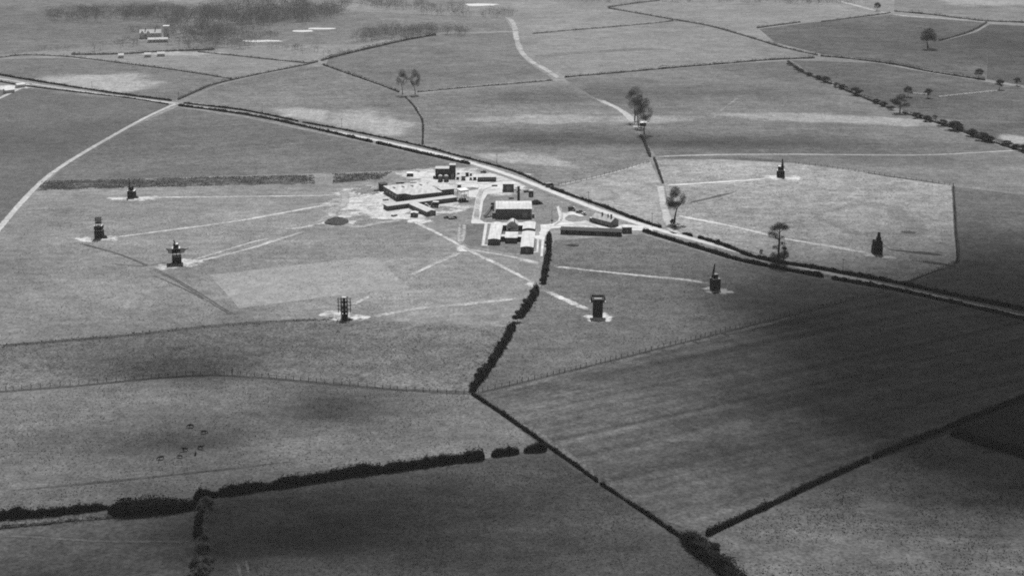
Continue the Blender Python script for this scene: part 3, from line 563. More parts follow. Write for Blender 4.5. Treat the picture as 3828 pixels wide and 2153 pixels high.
# ---- trees: tapered trunk and limbs, and a crown of fine bare twigs
def tree_meshes(seed, H, Rc, base=0.3, up=0.6, twigs=2600, tw=0.05, tl=1.3, r0=None, blobs=None):
    """trunk_mesh, crown_mesh for a tree of height H, crown radius Rc, the crown from base*H upwards"""
    rnd = random.Random(seed); T = MB(); ends = []
    r0 = r0 or H * 0.018
    def branch(p, d, L, r, lev):
        k = 3 if lev < 2 else 2; q = p.copy(); dd = d.copy()
        for i in range(k):
            dd = (dd + Vector((rnd.gauss(0, .13), rnd.gauss(0, .13), 0.06 * lev))).normalized()
            q2 = q + dd * (L / k); ra, rb = r * (1 - 0.55 * i / k), r * (1 - 0.55 * (i + 1) / k)
            T.tube(q, q2, ra, rb, n=6 if lev == 0 else 4, cap=False); q = q2
            if lev < 3 and (lev > 0 or i == k - 1):
                for _ in range(2 if lev else 4):
                    a = rnd.random() * 2 * math.pi; el = rnd.uniform(0.15, 0.95)
                    nd = (Vector((math.cos(a) * math.cos(el), math.sin(a) * math.cos(el), math.sin(el))) * 0.85 + dd * 0.5).normalized()
                    branch(q, nd, L * rnd.uniform(0.45, 0.7), rb * 0.55, lev + 1)
        ends.append((q, dd, lev))
    trunk_l = H * (base + 0.18)
    if blobs is None:
        branch(Vector((0, 0, -0.2)), Vector((0.02, 0, 1)), trunk_l, r0, 0)
        cz = H * (1 + base) / 2; ch = H * (1 - base) / 2
        blobs = []
        for i in range(13):
            a = rnd.random() * 6.28; e = rnd.uniform(-0.8, 1.0); q = rnd.uniform(0.4, 0.85)
            blobs.append((math.cos(a) * math.cos(e) * Rc * q, math.sin(a) * math.cos(e) * Rc * q, cz + math.sin(e) * ch * 0.62, Rc * rnd.uniform(0.2, 0.42), ch * rnd.uniform(0.16, 0.32)))
        blobs.append((0, 0, H * 0.86, Rc * 0.5, H * 0.13))
    else:
        T.tube((0, 0, -0.2), (0.1, 0, H * 0.5), r0, r0 * 0.75, n=7); T.tube((0.1, 0, H * 0.5), (0.0, 0, H * 0.93), r0 * 0.75, r0 * 0.2, n=6)
        for x, y, z, rx, rz in blobs:
            b0 = Vector((0.05, 0, max(0.5, z - 0.9 * math.hypot(x, y) - rz * 0.2)))
            T.tube(b0, (x, y, z), r0 * 0.32, r0 * 0.1, n=4)
            for _ in range(7):
                a = rnd.random() * 6.28; e = rnd.uniform(-.3, 1.2)
                T.tube((x * .8, y * .8, z - rz * .2), (x + rx * .7 * math.cos(a) * math.cos(e), y + rx * .7 * math.sin(a) * math.cos(e), z + rz * .7 * math.sin(e)), r0 * .12, r0 * .04, n=3)
    W = MB(); vol = [b[3] ** 2 * b[4] for b in blobs]; tot = sum(vol)
    V = []; F = []
    for b, v in zip(blobs, vol):
        for _ in range(int(twigs * v / tot) + 20):
            while True:
                x, y, z = rnd.uniform(-1, 1), rnd.uniform(-1, 1), rnd.uniform(-1, 1)
                if x * x + y * y + z * z < 1: break
            k = 1.0 + 0.25 * rnd.random()
            c = Vector((b[0] + x * b[3] * k, b[1] + y * b[3] * k, b[2] + z * b[4] * k))
            d = Vector((x + rnd.gauss(0, .5), y + rnd.gauss(0, .5), z * .6 + .5 + rnd.gauss(0, .4))).normalized()
            s = d.cross(Vector((rnd.gauss(0, 1), rnd.gauss(0, 1), rnd.gauss(0, 1)))).normalized() * tw
            l = d * (tl * rnd.uniform(0.5, 1.2)); o = len(V)
            V += [tuple(c - l * .5 - s), tuple(c - l * .5 + s), tuple(c + l * .5)]; F.append((o, o + 1, o + 2))
    W.v, W.f = V, F
    return T.mesh('trunk', M_bark), W.mesh('crown', M_twig)
def tree(label, xy, meshes, name='bare_tree', rz=0.0, sc=1.0, group=None, world=False):
    t = thing(name, label, 'tree', xy if world else P(*xy), rz, group); t.scale = (sc * (1.25 if name == 'bush' else 1), sc * (1.25 if name == 'bush' else 1), sc * (0.72 if name == 'bush' else 1))
    part('trunk', meshes[0], t); part('crown', meshes[1], t); return t

tall = tree_meshes(5, 21.0, 5.0, twigs=4200, tw=0.055, tl=1.4, r0=0.6, blobs=[(0.4, 0, 18.8, 3.2, 1.5), (-2.4, 0.6, 17.4, 2.4, 1.2), (2.6, -.4, 18.0, 2.0, 1.2), (-3.2, .2, 14.4, 2.6, 1.5), (-1.6, -.5, 13.2, 1.6, .9), (1.4, .3, 12.8, 1.5, .8), (1.8, 0, 10.0, 1.6, .8), (-1.6, .3, 8.0, 1.6, 1.0), (2.8, 0, 3.8, 2.6, 1.8), (-2.2, .3, 3.6, 1.9, 1.8), (0.6, 0, 2.4, 2.4, 2.0)])
tree('tall bare tree with umbrella top standing alone beside the main road', (1957, 661), tall, sc=1.08)
stub = tree_meshes(15, 9.5, 2.2, base=0.3, twigs=900, tw=0.05, tl=1.0, r0=0.42)
tree('short ivy-dark tree close behind the tall umbrella-topped tree', (1971, 660), stub)
small = tree_meshes(25, 5.0, 1.6, base=0.3, twigs=500, tw=0.03, tl=0.7, r0=0.12)
tree('small sapling left of the tall umbrella-topped tree', (1914, 648), small, name='sapling')
elm = tree_meshes(8, 21.5, 6.2, base=0.22, twigs=4200, tw=0.06, tl=1.5, r0=0.6)
tree('wide bare tree at the mouth of the lane', (1697, 559), elm)
elm2 = tree_meshes(9, 27.0, 6.8, base=0.2, twigs=3900, tw=0.05, tl=1.8, r0=0.5)
elm3 = tree_meshes(31, 27.0, 7.6, base=0.22, twigs=3600, tw=0.05, tl=1.8, r0=0.5)
GE = 'group of elms beside the lane'
tree('leftmost and farthest elm of the group beside the lane', (1596, 304), elm3, group=GE)
tree('middle elm of the group beside the lane', (1606, 318), elm2, rz=1.0, sc=0.9, group=GE)
tree('right-hand elm with dark bare trunk in the lane group', (1621, 337), elm2, group=GE)
GP = 'pair of bare trees at the bend of a far hedge'
tree('left one of the pair of bare trees at a hedge bend', (1013, 238), elm3, rz=2.0, sc=0.78, group=GP)
tree('right one of the pair of bare trees at a hedge bend', (1044, 238), elm2, rz=2.6, sc=0.78, group=GP)
rnd_t = tree_meshes(41, 15.0, 7.5, base=0.2, twigs=4200, tw=0.06, tl=1.6, r0=0.6)
rnd_s = tree_meshes(42, 9.0, 4.6, base=0.2, twigs=1900, tw=0.07, tl=1.3, r0=0.3)
tree('big round tree in the row of bushes at right', (2264, 284), rnd_t, name='round_tree')
tree('twin-crowned tree behind the big round tree', (2284, 244), rnd_s, name='round_tree', rz=1.0)
tree('small tree standing at the corner of the white rail fence', (2334, 247), rnd_s, name='round_tree', sc=0.9)
tree('big far tree in the upper right field', (2334, 122), rnd_t, name='round_tree', sc=1.35, rz=1.4)
tree('far tree behind the right-hand end of the dark hedge', (2462, 198), rnd_s, name='round_tree', rz=2.2)
tree('far tree at the right edge beside the white rails', (2514, 226), rnd_s, name='round_tree', rz=0.4)
tree('low tree at the right edge of the view, upper corner', (2558, 216), rnd_s, name='round_tree', rz=3.0, sc=0.8)
tree('far sapling between two fields at upper right', (2206, 28), rnd_s, name='round_tree', rz=4.0, sc=1.1)
# row of bushes
bush = [tree_meshes(50 + i, 5.0, 2.8, base=0.02, twigs=1000, tw=0.11, tl=0.9, r0=0.15) for i in range(3)]
def zr(x, y): return px(2828 + x / 2.498, 180 + y / 2.498)
GB = 'row of separate bushes along the far hedgerow'
for i, (x, y, s) in enumerate([(305, 165, 1.1), (365, 200, .9), (408, 226, .8), (490, 262, 1.25), (575, 296, 1.1), (640, 320, 1.15), (745, 365, 1.3), (806, 385, 1.1), (925, 440, 1.4), (1115, 518, 1.2), (1185, 545, 1.0), (1262, 578, 1.3), (1500, 655, 1.3), (1592, 685, 1.1), (1664, 655, .8), (1735, 725, 1.3), (1845, 768, 1.6), (1900, 735, .9), (2008, 822, 1.4), (2108, 862, 1.3), (2180, 880, 1.4), (2345, 915, 1.0), (2425, 945, 1.5), (2500, 970, 1.5)]):
    where = ['uppermost', 'second', 'third', 'fourth', 'fifth', 'sixth', 'seventh', 'eighth', 'ninth', 'tenth', 'eleventh', 'twelfth', 'thirteenth', 'fourteenth', 'fifteenth', 'sixteenth', 'seventeenth', 'eighteenth', 'nineteenth', 'twentieth', 'twenty-first', 'twenty-second', 'twenty-third', 'lowest'][i]
    hash_ = (i * 37 % 11) / 11.0
    tree('%s bush, counted from the top, in the row running to the right edge' % where, zr(x, y), bush[i % 3], name='bush', rz=i * 1.3, sc=s * (0.7 + 0.65 * hash_), group=GB, world=True)
# bushes in the central hedgerow and elsewhere
GC = 'large shrubs in the overgrown hedgerow'
shrub = [tree_meshes(60 + i, 6.0, 3.0, base=0.05, twigs=2600, tw=0.09, tl=0.8, r0=0.2) for i in range(3)]
for i, (lab, x, y, s) in enumerate([('dark shrub nearest the hut wings in the overgrown hedgerow', 1381, 618, 1.0), ('arched shrub just above the upper track crossing', 1379, 652, .9), ('shrub between the two track crossings in the hedgerow', 1372, 692, 1.0), ('black shrub right at the lower track crossing', 1367, 712, .9), ('shrub a little below the lower track crossing', 1338, 752, 1.0), ('wide shrub midway down the overgrown hedgerow', 1322, 778, 1.1), ('round dark shrub at the small gap in the hedgerow', 1302, 808, 1.1), ('leaning shrub below the small gap in the hedgerow', 1266, 872, .9), ('pale shrub low in the overgrown hedgerow', 1237, 918, .9), ('last big shrub above the fence junction', 1208, 955, 1.1)]):
    tree(lab, (x, y), shrub[i % 3], name='shrub', rz=i * 2.1, sc=s * 0.82, group=GC)
hedge('high tousled black bushes over the corner of the thicket', [(488, 1262), (505, 1256), (525, 1252), (548, 1248)], 4.6, 4.0, dens=44, tuft=0.5, ragged=0.9)
pale_b = [tree_meshes(80 + i, 4.2, 2.4, base=0.02, twigs=2600, tw=0.09, tl=0.7, r0=0.12) for i in range(2)]
for b_ in pale_b: b_[1].materials.clear(); b_[1].materials.append(M_brush)
for i, (lab, x, y, sc_) in enumerate([('pale bramble bush nearest the thicket corner', 520, 1276, 1.0), ('pale bramble bush second below the thicket corner', 510, 1292, .9), ('pale bramble bush where the faint track meets the bank', 516, 1366, .8), ('widest pale bramble bush low in the bank', 508, 1398, 1.2), ('pale bramble bush right of the black shrub near the bottom edge', 520, 1428, 1.0), ('pale bramble bush at the very bottom of the bank', 496, 1436, 1.1), ('pale bramble bush cut by the bottom edge', 512, 1456, 1.2)]):
    tree(lab, (x, y), pale_b[i % 2], name='bramble_bush', rz=i * 1.7, sc=sc_, group='pale bramble bushes in the ditch')
for i, (lab, x, y, sc_) in enumerate(SHR): tree(lab, (x, y), shrub[i % 3], name='shrub', rz=i, sc=sc_)
tree('low ivy-dark shrub at the foot of the wide bare lane tree', (1692, 566), shrub[1], name='shrub', sc=0.6)
tree('low shrub on the lane bank just above the road', (1698, 577), shrub[2], name='shrub', sc=0.45)
tree('feathery grey shrub at the right flank of the bottom thicket', (1800, 1400), shrub[2], name='shrub', sc=0.8)
tree('dark shrub at the top of the bottom thicket', (1738, 1374), shrub[0], name='shrub', sc=0.85, rz=2)
# far woodland in the park: reads as one mass
def wood(name, label, areas, seed, h=(6, 12), n=9000, tuft=0.6):
    rnd = np.random.default_rng(seed); vs = []; fs = []
    for (x, y, rx, ry) in areas:
        c = P(x, y); k = max(3, int(rx * ry / 20))
        for _ in range(k):
            a = rnd.random() * 6.28; q = math.sqrt(rnd.random()); tx, ty = c[0] + rx * q * math.cos(a), c[1] + ry * q * math.sin(a)
            hh = rnd.uniform(*h); r = hh * rnd.uniform(0.5, 0.85)
            o = len(vs); vs += [(tx - .15, ty, 0), (tx + .15, ty, 0), (tx, ty, hh * .8)]; fs.append((o, o + 1, o + 2))
            m_ = int(150 * (hh / 12) ** 2)
            u = rnd.standard_normal((m_, 3)); u /= np.linalg.norm(u, axis=1)[:, None]; u *= (rnd.random((m_, 1)) ** 0.4)
            p = np.array((tx, ty, hh * .58)) + u * np.array((r, r, hh * .42))
            d1 = rnd.standard_normal((m_, 3)) * tuft * .5; d2 = rnd.standard_normal((m_, 3)) * tuft * .22
            o = len(vs); vs += np.stack([p + d1, p - d1 + d2, p - d1 - d2], 1).reshape(-1, 3).tolist(); fs += [(o + 3 * i, o + 3 * i + 1, o + 3 * i + 2) for i in range(m_)]
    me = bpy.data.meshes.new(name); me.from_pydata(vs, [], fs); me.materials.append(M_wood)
    o = bpy.data.objects.new(name, me); COL.objects.link(o); return tag(o, label, 'wood', kind='stuff')
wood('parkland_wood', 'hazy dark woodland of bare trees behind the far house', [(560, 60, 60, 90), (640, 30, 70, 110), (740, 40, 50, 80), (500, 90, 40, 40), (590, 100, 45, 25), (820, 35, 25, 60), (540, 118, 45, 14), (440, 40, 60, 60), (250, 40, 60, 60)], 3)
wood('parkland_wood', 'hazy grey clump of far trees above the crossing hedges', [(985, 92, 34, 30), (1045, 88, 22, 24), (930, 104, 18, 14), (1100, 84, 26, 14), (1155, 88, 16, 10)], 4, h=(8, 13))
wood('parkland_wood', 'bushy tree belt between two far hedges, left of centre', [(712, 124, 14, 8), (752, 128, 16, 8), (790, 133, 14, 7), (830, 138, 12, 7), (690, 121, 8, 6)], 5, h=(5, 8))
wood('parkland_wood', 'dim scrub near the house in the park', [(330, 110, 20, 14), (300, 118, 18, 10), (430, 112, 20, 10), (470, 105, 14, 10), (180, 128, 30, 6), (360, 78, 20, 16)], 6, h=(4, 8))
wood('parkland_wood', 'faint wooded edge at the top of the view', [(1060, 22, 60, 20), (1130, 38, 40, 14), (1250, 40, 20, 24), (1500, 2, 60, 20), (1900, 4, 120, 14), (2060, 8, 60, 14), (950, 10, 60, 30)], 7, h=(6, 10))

def tufts(name, label, poly, n, size, mat, seed, ragged=0.5):
    """tussocks scattered over a piece of ground"""
    q = np.array(PL(poly)); rn = np.random.default_rng(seed); lo, hi = q.min(0), q.max(0); pts = np.zeros((0, 2))
    while len(pts) < n:
        p = lo + (hi - lo) * rn.random((n * 3, 2)); ins = np.zeros(len(p), bool)
        for i in range(len(q)):
            a, b_ = q[i], q[(i + 1) % len(q)]
            c = ((a[1] > p[:, 1]) != (b_[1] > p[:, 1])); ins ^= c & (p[:, 0] < (b_[0] - a[0]) * (p[:, 1] - a[1]) / (b_[1] - a[1] + 1e-9) + a[0])
        cl = np.array([mnoise.noise((x * .05, y * .05, seed)) + .5 * mnoise.noise((x * .2, y * .2, seed)) for x, y in p])
        pts = np.concatenate([pts, p[ins & (cl * ragged * 2 > rn.random(len(p)) - .6)]])
    p = np.c_[pts[:n], np.zeros(n)]; sz = size * (.4 + rn.random(n) * 1.1)[:, None]; a = rn.random(n) * 6.28
    d = np.c_[np.cos(a), np.sin(a), np.zeros(n)] * sz * .6; up = np.c_[rn.normal(0, .3, n), rn.normal(0, .3, n), np.ones(n)] * sz * .6
    e = np.c_[-np.sin(a), np.cos(a), np.zeros(n)] * sz * .5
    z = np.array((0, 0, -.03)); V = np.stack([p - d + z, p + d + z, p + up, p - e + z, p + e + z], 1).reshape(-1, 3)
    me = bpy.data.meshes.new(name); me.from_pydata(V.tolist(), [], [f for k in range(n) for f in ((5 * k, 5 * k + 1, 5 * k + 2), (5 * k + 3, 5 * k + 4, 5 * k + 2))]); me.materials.append(mat)
    o = bpy.data.objects.new(name, me); COL.objects.link(o); return tag(o, label, 'grass', kind='stuff')
M_tuft = mat_thin('tussock_grass', 0.1, .5, .4, .5); M_tuft2 = mat_thin('scrub_growth', 0.075, .6, .5, .4); M_tuft3 = mat_thin('pasture_tufts', 0.06, .5, .4, .4)
tufts('scrub_growth', 'rough dark scrub growing in a long strip', [(104, 456), (500, 446), (790, 441), (792, 463), (500, 469), (96, 479)], 5200, .6, M_tuft2, 1, .8)
tufts('scrub_growth', 'rough dark scrub in the shorter strip by the works', [(836, 437), (985, 433), (960, 452), (838, 461)], 1400, .6, M_tuft2, 2, .8)
tufts('tussock_grass', 'rank tussocks in the rough field above the curved fence', [(0, 873), (600, 818), (860, 806), (1270, 826), (1190, 980), (860, 960), (540, 936), (0, 978)], 6500, .45, M_tuft, 3)
tufts('tussock_grass', 'tufts of grass in the cattle pasture', [(0, 990), (540, 948), (1180, 994), (1360, 1126), (900, 1186), (0, 1298)], 7000, .42, M_tuft3, 4)
tufts('tussock_grass', 'tufts of grass in the lower right pasture', [(1790, 1352), (2385, 1096), (2576, 1152), (2576, 1460), (1900, 1460)], 5000, .45, M_tuft3, 5, .9)
tufts('tussock_grass', 'tufts of rough grass in the dark bottom field', [(545, 1256), (1370, 1140), (1700, 1352), (1830, 1460), (515, 1460)], 8000, .4, M_tuft3, 6)
tufts('tussock_grass', 'dark tufts along the old field edge at left', [(0, 866), (600, 811), (850, 798), (850, 806), (600, 819), (0, 876)], 420, .6, M_tuft3, 7, .9)
tufts('tussock_grass', 'tufts of grass in the left works meadow', [(60, 520), (900, 560), (1150, 640), (1300, 740), (860, 790), (0, 860)], 6000, .4, M_tuft, 8)
tufts('tussock_grass', 'tufts of grass in the right works meadow', [(1660, 412), (2000, 416), (2390, 472), (2400, 650), (2270, 705), (1960, 648), (1720, 580)], 5000, .42, M_tuft, 9)
tufts('tussock_grass', 'tufts of grass between road and climbing fence', [(1400, 610), (1615, 596), (2070, 710), (1700, 860), (1210, 980), (1300, 830)], 5000, .42, M_tuft3, 10)

# ------------------------------------------------------------------ buildings of the works
M_brick = mat_plain('dark_brick', 0.11, var=0.4, scale=1.3)
M_brick2 = mat_plain('grey_render', 0.16, var=0.25, scale=0.9)
M_black = mat_plain('tarred_boards', 0.04, var=0.3, scale=1.2)
M_roof = mat_plain('asbestos_roof', 0.42, var=0.16, scale=0.3, stripe=(0.0, 0.9, 0.2))
M_roof2 = mat_plain('weathered_felt_roof', 0.36, var=0.15, scale=0.4, stripe=(R(-62), 0.55, 0.3))
M_roof3 = mat_plain('grey_felt_roof', 0.34, var=0.12, scale=0.5)
M_dkroof = mat_plain('dark_tarred_roof', 0.025, var=0.3, scale=0.8)
M_white = mat_plain('white_paint', 0.55, var=0.08, scale=0.8)
M_lime = mat_plain('limewash', 0.58, var=0.05, scale=0.5)
M_board = mat_plain('scaffold_boards', 0.45, var=0.2, scale=1.5)
M_steel = mat_plain('dark_steel', 0.03, var=0.2, scale=2.0, rough=0.6)
M_glass = mat_plain('window_glass', 0.06, var=0.2, scale=0.7, rough=0.12, spec=0.6)
M_frame = mat_plain('pale_door', 0.3, var=0.1, scale=2.0)

def slab(mb, a, b, c, d, t):
    """a thick slab over the quad a b c d (counter-clockwise seen from above)"""
    v = [Vector(q) for q in (a, b, c, d)]; n = (v[1] - v[0]).cross(v[2] - v[0]).normalized() * t
    mb.add([tuple(q) for q in v] + [tuple(q + n) for q in v], [(3, 2, 1, 0), (4, 5, 6, 7), (0, 1, 5, 4), (1, 2, 6, 5), (2, 3, 7, 6), (3, 0, 4, 7)])
WIN = {}
def win_mesh(wd, ht, y=0.0, m=None):
    k = (round(wd, 2), round(ht, 2), m.name if m else '')
    if k not in WIN: WIN[k] = MB().box(0, 0, 0, wd, 0.08, ht).mesh('window', m or M_glass)
    return WIN[k]
def building(name, label, cat, loc, rz, wd, dp, h, roof, wm=None, rm=None, front=(), left=(), door=None, group=None, chim=()):
    """front-left corner at loc, x along the front, y to the back"""
    t = thing(name, label, cat, loc, rz, group); wm = wm or M_brick; rm = rm or M_roof
    W = MB().box(wd / 2, dp / 2, -0.1, wd, dp, h + 0.1); Rf = MB(); kind = roof[0]; o = 0.25
    if kind == 'flat':
        Rf.box(wd / 2, dp / 2, h + 0.002, wd + 2 * o, dp + 2 * o, 0.22)
    elif kind == 'gx':
        rise = roof[1]; e = o * rise / (dp / 2)
        W.gable(0, wd, 0, dp, h, rise - 0.03, 'x')
        slab(Rf, (-o, -o, h - e + .02), (wd + o, -o, h - e + .02), (wd + o, dp / 2, h + rise), (-o, dp / 2, h + rise), 0.1)
        slab(Rf, (-o, dp / 2, h + rise), (wd + o, dp / 2, h + rise), (wd + o, dp + o, h - e + .02), (-o, dp + o, h - e + .02), 0.1)
    elif kind == 'gy':
        rise = roof[1]; e = o * rise / (wd / 2)
        W.gable(0, wd, 0, dp, h, rise - 0.03, 'y')
        slab(Rf, (-o, -o, h - e + .02), (wd / 2, -o, h + rise), (wd / 2, dp + o, h + rise), (-o, dp + o, h - e + .02), 0.1)
        slab(Rf, (wd / 2, -o, h + rise), (wd + o, -o, h - e + .02), (wd + o, dp + o, h - e + .02), (wd / 2, dp + o, h + rise), 0.1)
    elif kind == 'arch':
        W.arch(0.05, wd - .05, 0.0, dp, h, roof[1] - .06); Rf.arch(-o, wd + o, 0.12, dp + o, h + 0.01, roof[1], n=10)
    elif kind == 'mono':
        slab(Rf, (-o, -o, h + .02), (wd + o, -o, h + .02), (wd + o, dp + o, h + roof[1]), (-o, dp + o, h + roof[1]), 0.12)
        W.add([(0, 0, h - .01), (wd, 0, h - .01), (wd, dp, h - .01), (0, dp, h - .01), (wd, dp, h + roof[1] - .08), (0, dp, h + roof[1] - .08)], [(0, 1, 4, 5), (1, 2, 4), (3, 0, 5), (2, 3, 5, 4)])
    W.build('wall', wm, t); rf = Rf.build('roof', rm, t)
    for (x, z, ww, wh) in front: part('window', win_mesh(ww, wh), t, (x, -0.02, z))
    for (y, z, ww, wh) in left: part('window', win_mesh(ww, wh), t, (-0.02, y, z), math.pi / 2)
    if door: part('door', win_mesh(door[1], door[2], m=M_frame), t, (door[0], -0.025, 0.02))
    for (x, y, z0, z1, s) in chim:
        c = MB().box(x, y, z0, s, s, z1 - z0); c.box(x, y, z1 + .002, s + .2, s + .2, 0.15); c.build('chimney', M_brick, rf)
    return t
def rowwin(x0, x1, n, z, ww, wh): return [(x0 + (x1 - x0) * (i + .5) / n, z, ww, wh) for i in range(n)]

A = R(29.0)
building('long_workshop', 'long narrow flat-roofed workshop range at the left of the works', 'building', (-74.8, 921.7), A, 46.8, 6.2, 2.5, ('flat',), rm=M_roof3, front=rowwin(1, 14, 5, 0.9, 1.6, 1.0) + rowwin(22, 46, 9, 0.9, 1.6, 1.0))
building('workshop_wing', 'gabled wing jutting towards the field from the long workshop range', 'building', (-50.3, 907.9), R(31), 5.8, 22.6, 2.6, ('gy', 0.8), wm=M_brick2, rm=M_roof, left=rowwin(2, 21, 7, 0.8, 1.4, 1.0), door=(2.9, 1.6, 2.1))
# main workshop block: L-shaped plan
t = thing('main_workshop', 'broad low main workshop block with streaked pale roof', 'building', (-70.6, 945.5), R(25))
poly = [(0, 0), (5.2, 0), (8, -6.0), (27, -6.3), (27, 22), (0, 24)]
MB().prism(poly, -0.1, 4.1).build('wall', M_brick, t)
MB().prism([(-.3, -.3), (5.0, -.3), (7.8, -6.3), (27.3, -6.6), (27.3, 22.3), (-.3, 24.3)], 4.102, 4.3).build('roof', M_roof2, t)
for i in range(6): part('window', win_mesh(1.9, 1.4), t, (9.6 + i * 3.0, -6.13 - i * .05, 1.4))
for i in range(4): part('window', win_mesh(1.8, 1.4), t, (-0.02, 3 + i * 5.0, 1.4), math.pi / 2)
part('door', win_mesh(2.4, 2.8, m=M_black), t, (2.6, -0.03, 0.02))
for i in range(4): MB().box(4 + i * 6, 16, 4.302, 1.0, 3.2, 0.35).build('roof_light', M_glass, t)
building('workshop_annex', 'small flat-roofed annex on the right end of the main workshop block', 'building', (-44.2, 958.6), R(22), 8.6, 7.5, 3.6, ('flat',), rm=M_roof3, front=rowwin(0.5, 8, 3, 1.2, 1.4, 1.1))
building('end_block', 'dark square block at the far left corner of the main workshop', 'building', (-82.6, 971.5), R(24), 4.2, 5.2, 4.1, ('flat',), rm=M_dkroof, wm=M_black, door=(2, 1.4, 2.2))
# water tank on legs
t = thing('water_tank', 'white flat water tank standing on tall thin legs', 'water tank', (-30.4, 948.6), R(26))
tk = MB().box(0, 0, 6.0, 5.6, 6.6, 0.55); tk.build('tank', M_brick2, t); MB().box(0, 0, 6.552, 5.9, 6.9, 0.14).build('lid', M_white, t)
for x in (-2.4, 2.4):
    for y in (-2.9, 2.9): MB().tube((x, y, -0.1), (x, y, 6.0), 0.11).build('leg', M_brick2, t)
br = MB()
for x in (-2.4, 2.4): br.tube((x, -2.9, .6), (x, 2.9, 5.6), .05); br.tube((x, 2.9, .6), (x, -2.9, 5.6), .05)
br.build('brace', M_brick2, t)
t = thing('cylinder_cluster', 'cluster of dark drums under the water tank', 'cylinders', (-30.6, 946.0), R(10))  # dark upright cylinders standing in for unidentified dark blobs
for i, (x, y) in enumerate([(-2, 0), (-1.2, .3), (-.3, -.2), (.5, .4), (1.3, 0), (2.1, .5), (-1.6, 1.2), (.1, 1.3), (1.6, 1.4)]):
    d = MB().tube((x, y, 0), (x, y, 1.1 + .3 * (i % 2)), 0.33, n=8); d.build('dark_piece', M_black, t)
# dark plant house with tower, two domed tanks
t = thing('plant_house', 'tall dark plant house with a higher square tower at its right', 'building', (-50.1, 1007.2), 0.0)
MB().box(4.6, 3.6, -0.1, 9.2, 7.2, 6.2).build('wall', M_black, t); MB().box(4.5, 3.6, 6.102, 9.2, 7.5, 0.2).build('roof', M_roof3, t)
tw = MB().box(11.2, 3.2, -0.1, 3.9, 5.4, 8.5); tw.build('tower', M_black, t); MB().box(11.2, 3.2, 8.402, 4.2, 5.7, 0.2).build('tower_roof', M_roof3, t)
for x in (1.5, 3.6, 5.7, 7.8): part('window', win_mesh(0.9, 1.6), t, (x, -0.02, 3.4))
part('door', win_mesh(1.8, 2.6, m=M_frame), t, (11.2, 0.47, 0.02))
for lab, x in (('left-hand domed white-topped storage tank before the plant house', -46.4), ('right-hand domed white-topped storage tank before the plant house', -42.6)):
    t = thing('storage_tank', lab, 'tank', (x, 997.8), 0, 'pair of domed storage tanks')
    MB().tube((0, 0, 0.3), (0, 0, 3.3), 1.4, n=16).build('shell', M_brick, t, smooth=False); MB().dome(0, 0, 3.302, 1.42, 1.1, n=16).build('dome', M_white, t, smooth=True)
    MB().box(0, 0, -0.1, 3.4, 3.6, 0.4).build('plinth', M_black, t); MB().tube((1.5, -1.2, 0), (1.5, -1.2, 2.0), .12).build('pipe', M_steel, t)
building('canteen_hut', 'long pale-roofed hut beside the road at the back of the yard', 'building', (-22.0, 997.2), R(3), 11.8, 7.6, 2.9, ('gx', 0.6), rm=M_roof, front=rowwin(.5, 11.3, 6, 0.9, 1.2, 1.1))
building('store_building', 'square dark store at the corner of the concrete road', 'building', (-5.6, 970.2), R(2), 6.8, 7.0, 4.6, ('flat',), rm=M_roof, door=(3.4, 2.6, 3.0))
# sand heap
def heap(name, label, cat, loc, rx, ry, h, mat, seed=0, rz=0.0):
    mb = MB(); n = 20; m_ = 5
    for j in range(m_):
        q = 1 - j / m_
        for i in range(n):
            t = 2 * math.pi * i / n; k = q * (1 + .3 * mnoise.noise((math.cos(t) * 2 + seed * 5.1, math.sin(t) * 2, j * .7)))
            mb.v.append((rx * k * math.cos(t), ry * k * math.sin(t), h * (1 - q ** 1.6) * (1 + .25 * mnoise.noise((i * .7, j * .9, seed))) - (.05 if j == 0 else 0)))
        if j: mb.f += [((j - 1) * n + i, (j - 1) * n + (i + 1) % n, j * n + (i + 1) % n, j * n + i) for i in range(n)]
    mb.v.append((0, 0, h)); mb.f += [((m_ - 1) * n + i, (m_ - 1) * n + (i + 1) % n, m_ * n) for i in range(n)]
    o = mb.build(name, mat); o.location = (loc[0], loc[1], 0.1); o.rotation_euler = (0, 0, rz); return tag(o, label, cat)
heap('sand_heap', 'pale sloping heap of sand against the square dark store', 'heap', (3.2, 971.0), 3.2, 4.2, 2.4, mat_plain('sand', 0.4, var=0.15), 1, R(30))
heap('spoil_heap', 'dark spoil heap in the pale pit left of the works', 'heap', P(848, 558), 7.2, 9.0, 2.4, mat_plain('dark_spoil', 0.025, var=0.5), 2)
heap('spoil_heap', 'dark oval heap in the meadow below the long dark shed', 'heap', P(1440, 618), 3.9, 2.4, 0.9, mat_plain('dark_spoil', 0.025, var=0.5), 3)
heap('coal_heap', 'long dark heap right of the big hall', 'heap', (14.6, 937.5), 4.6, 2.8, 2.6, mat_plain('coal', 0.02, var=0.5), 4)
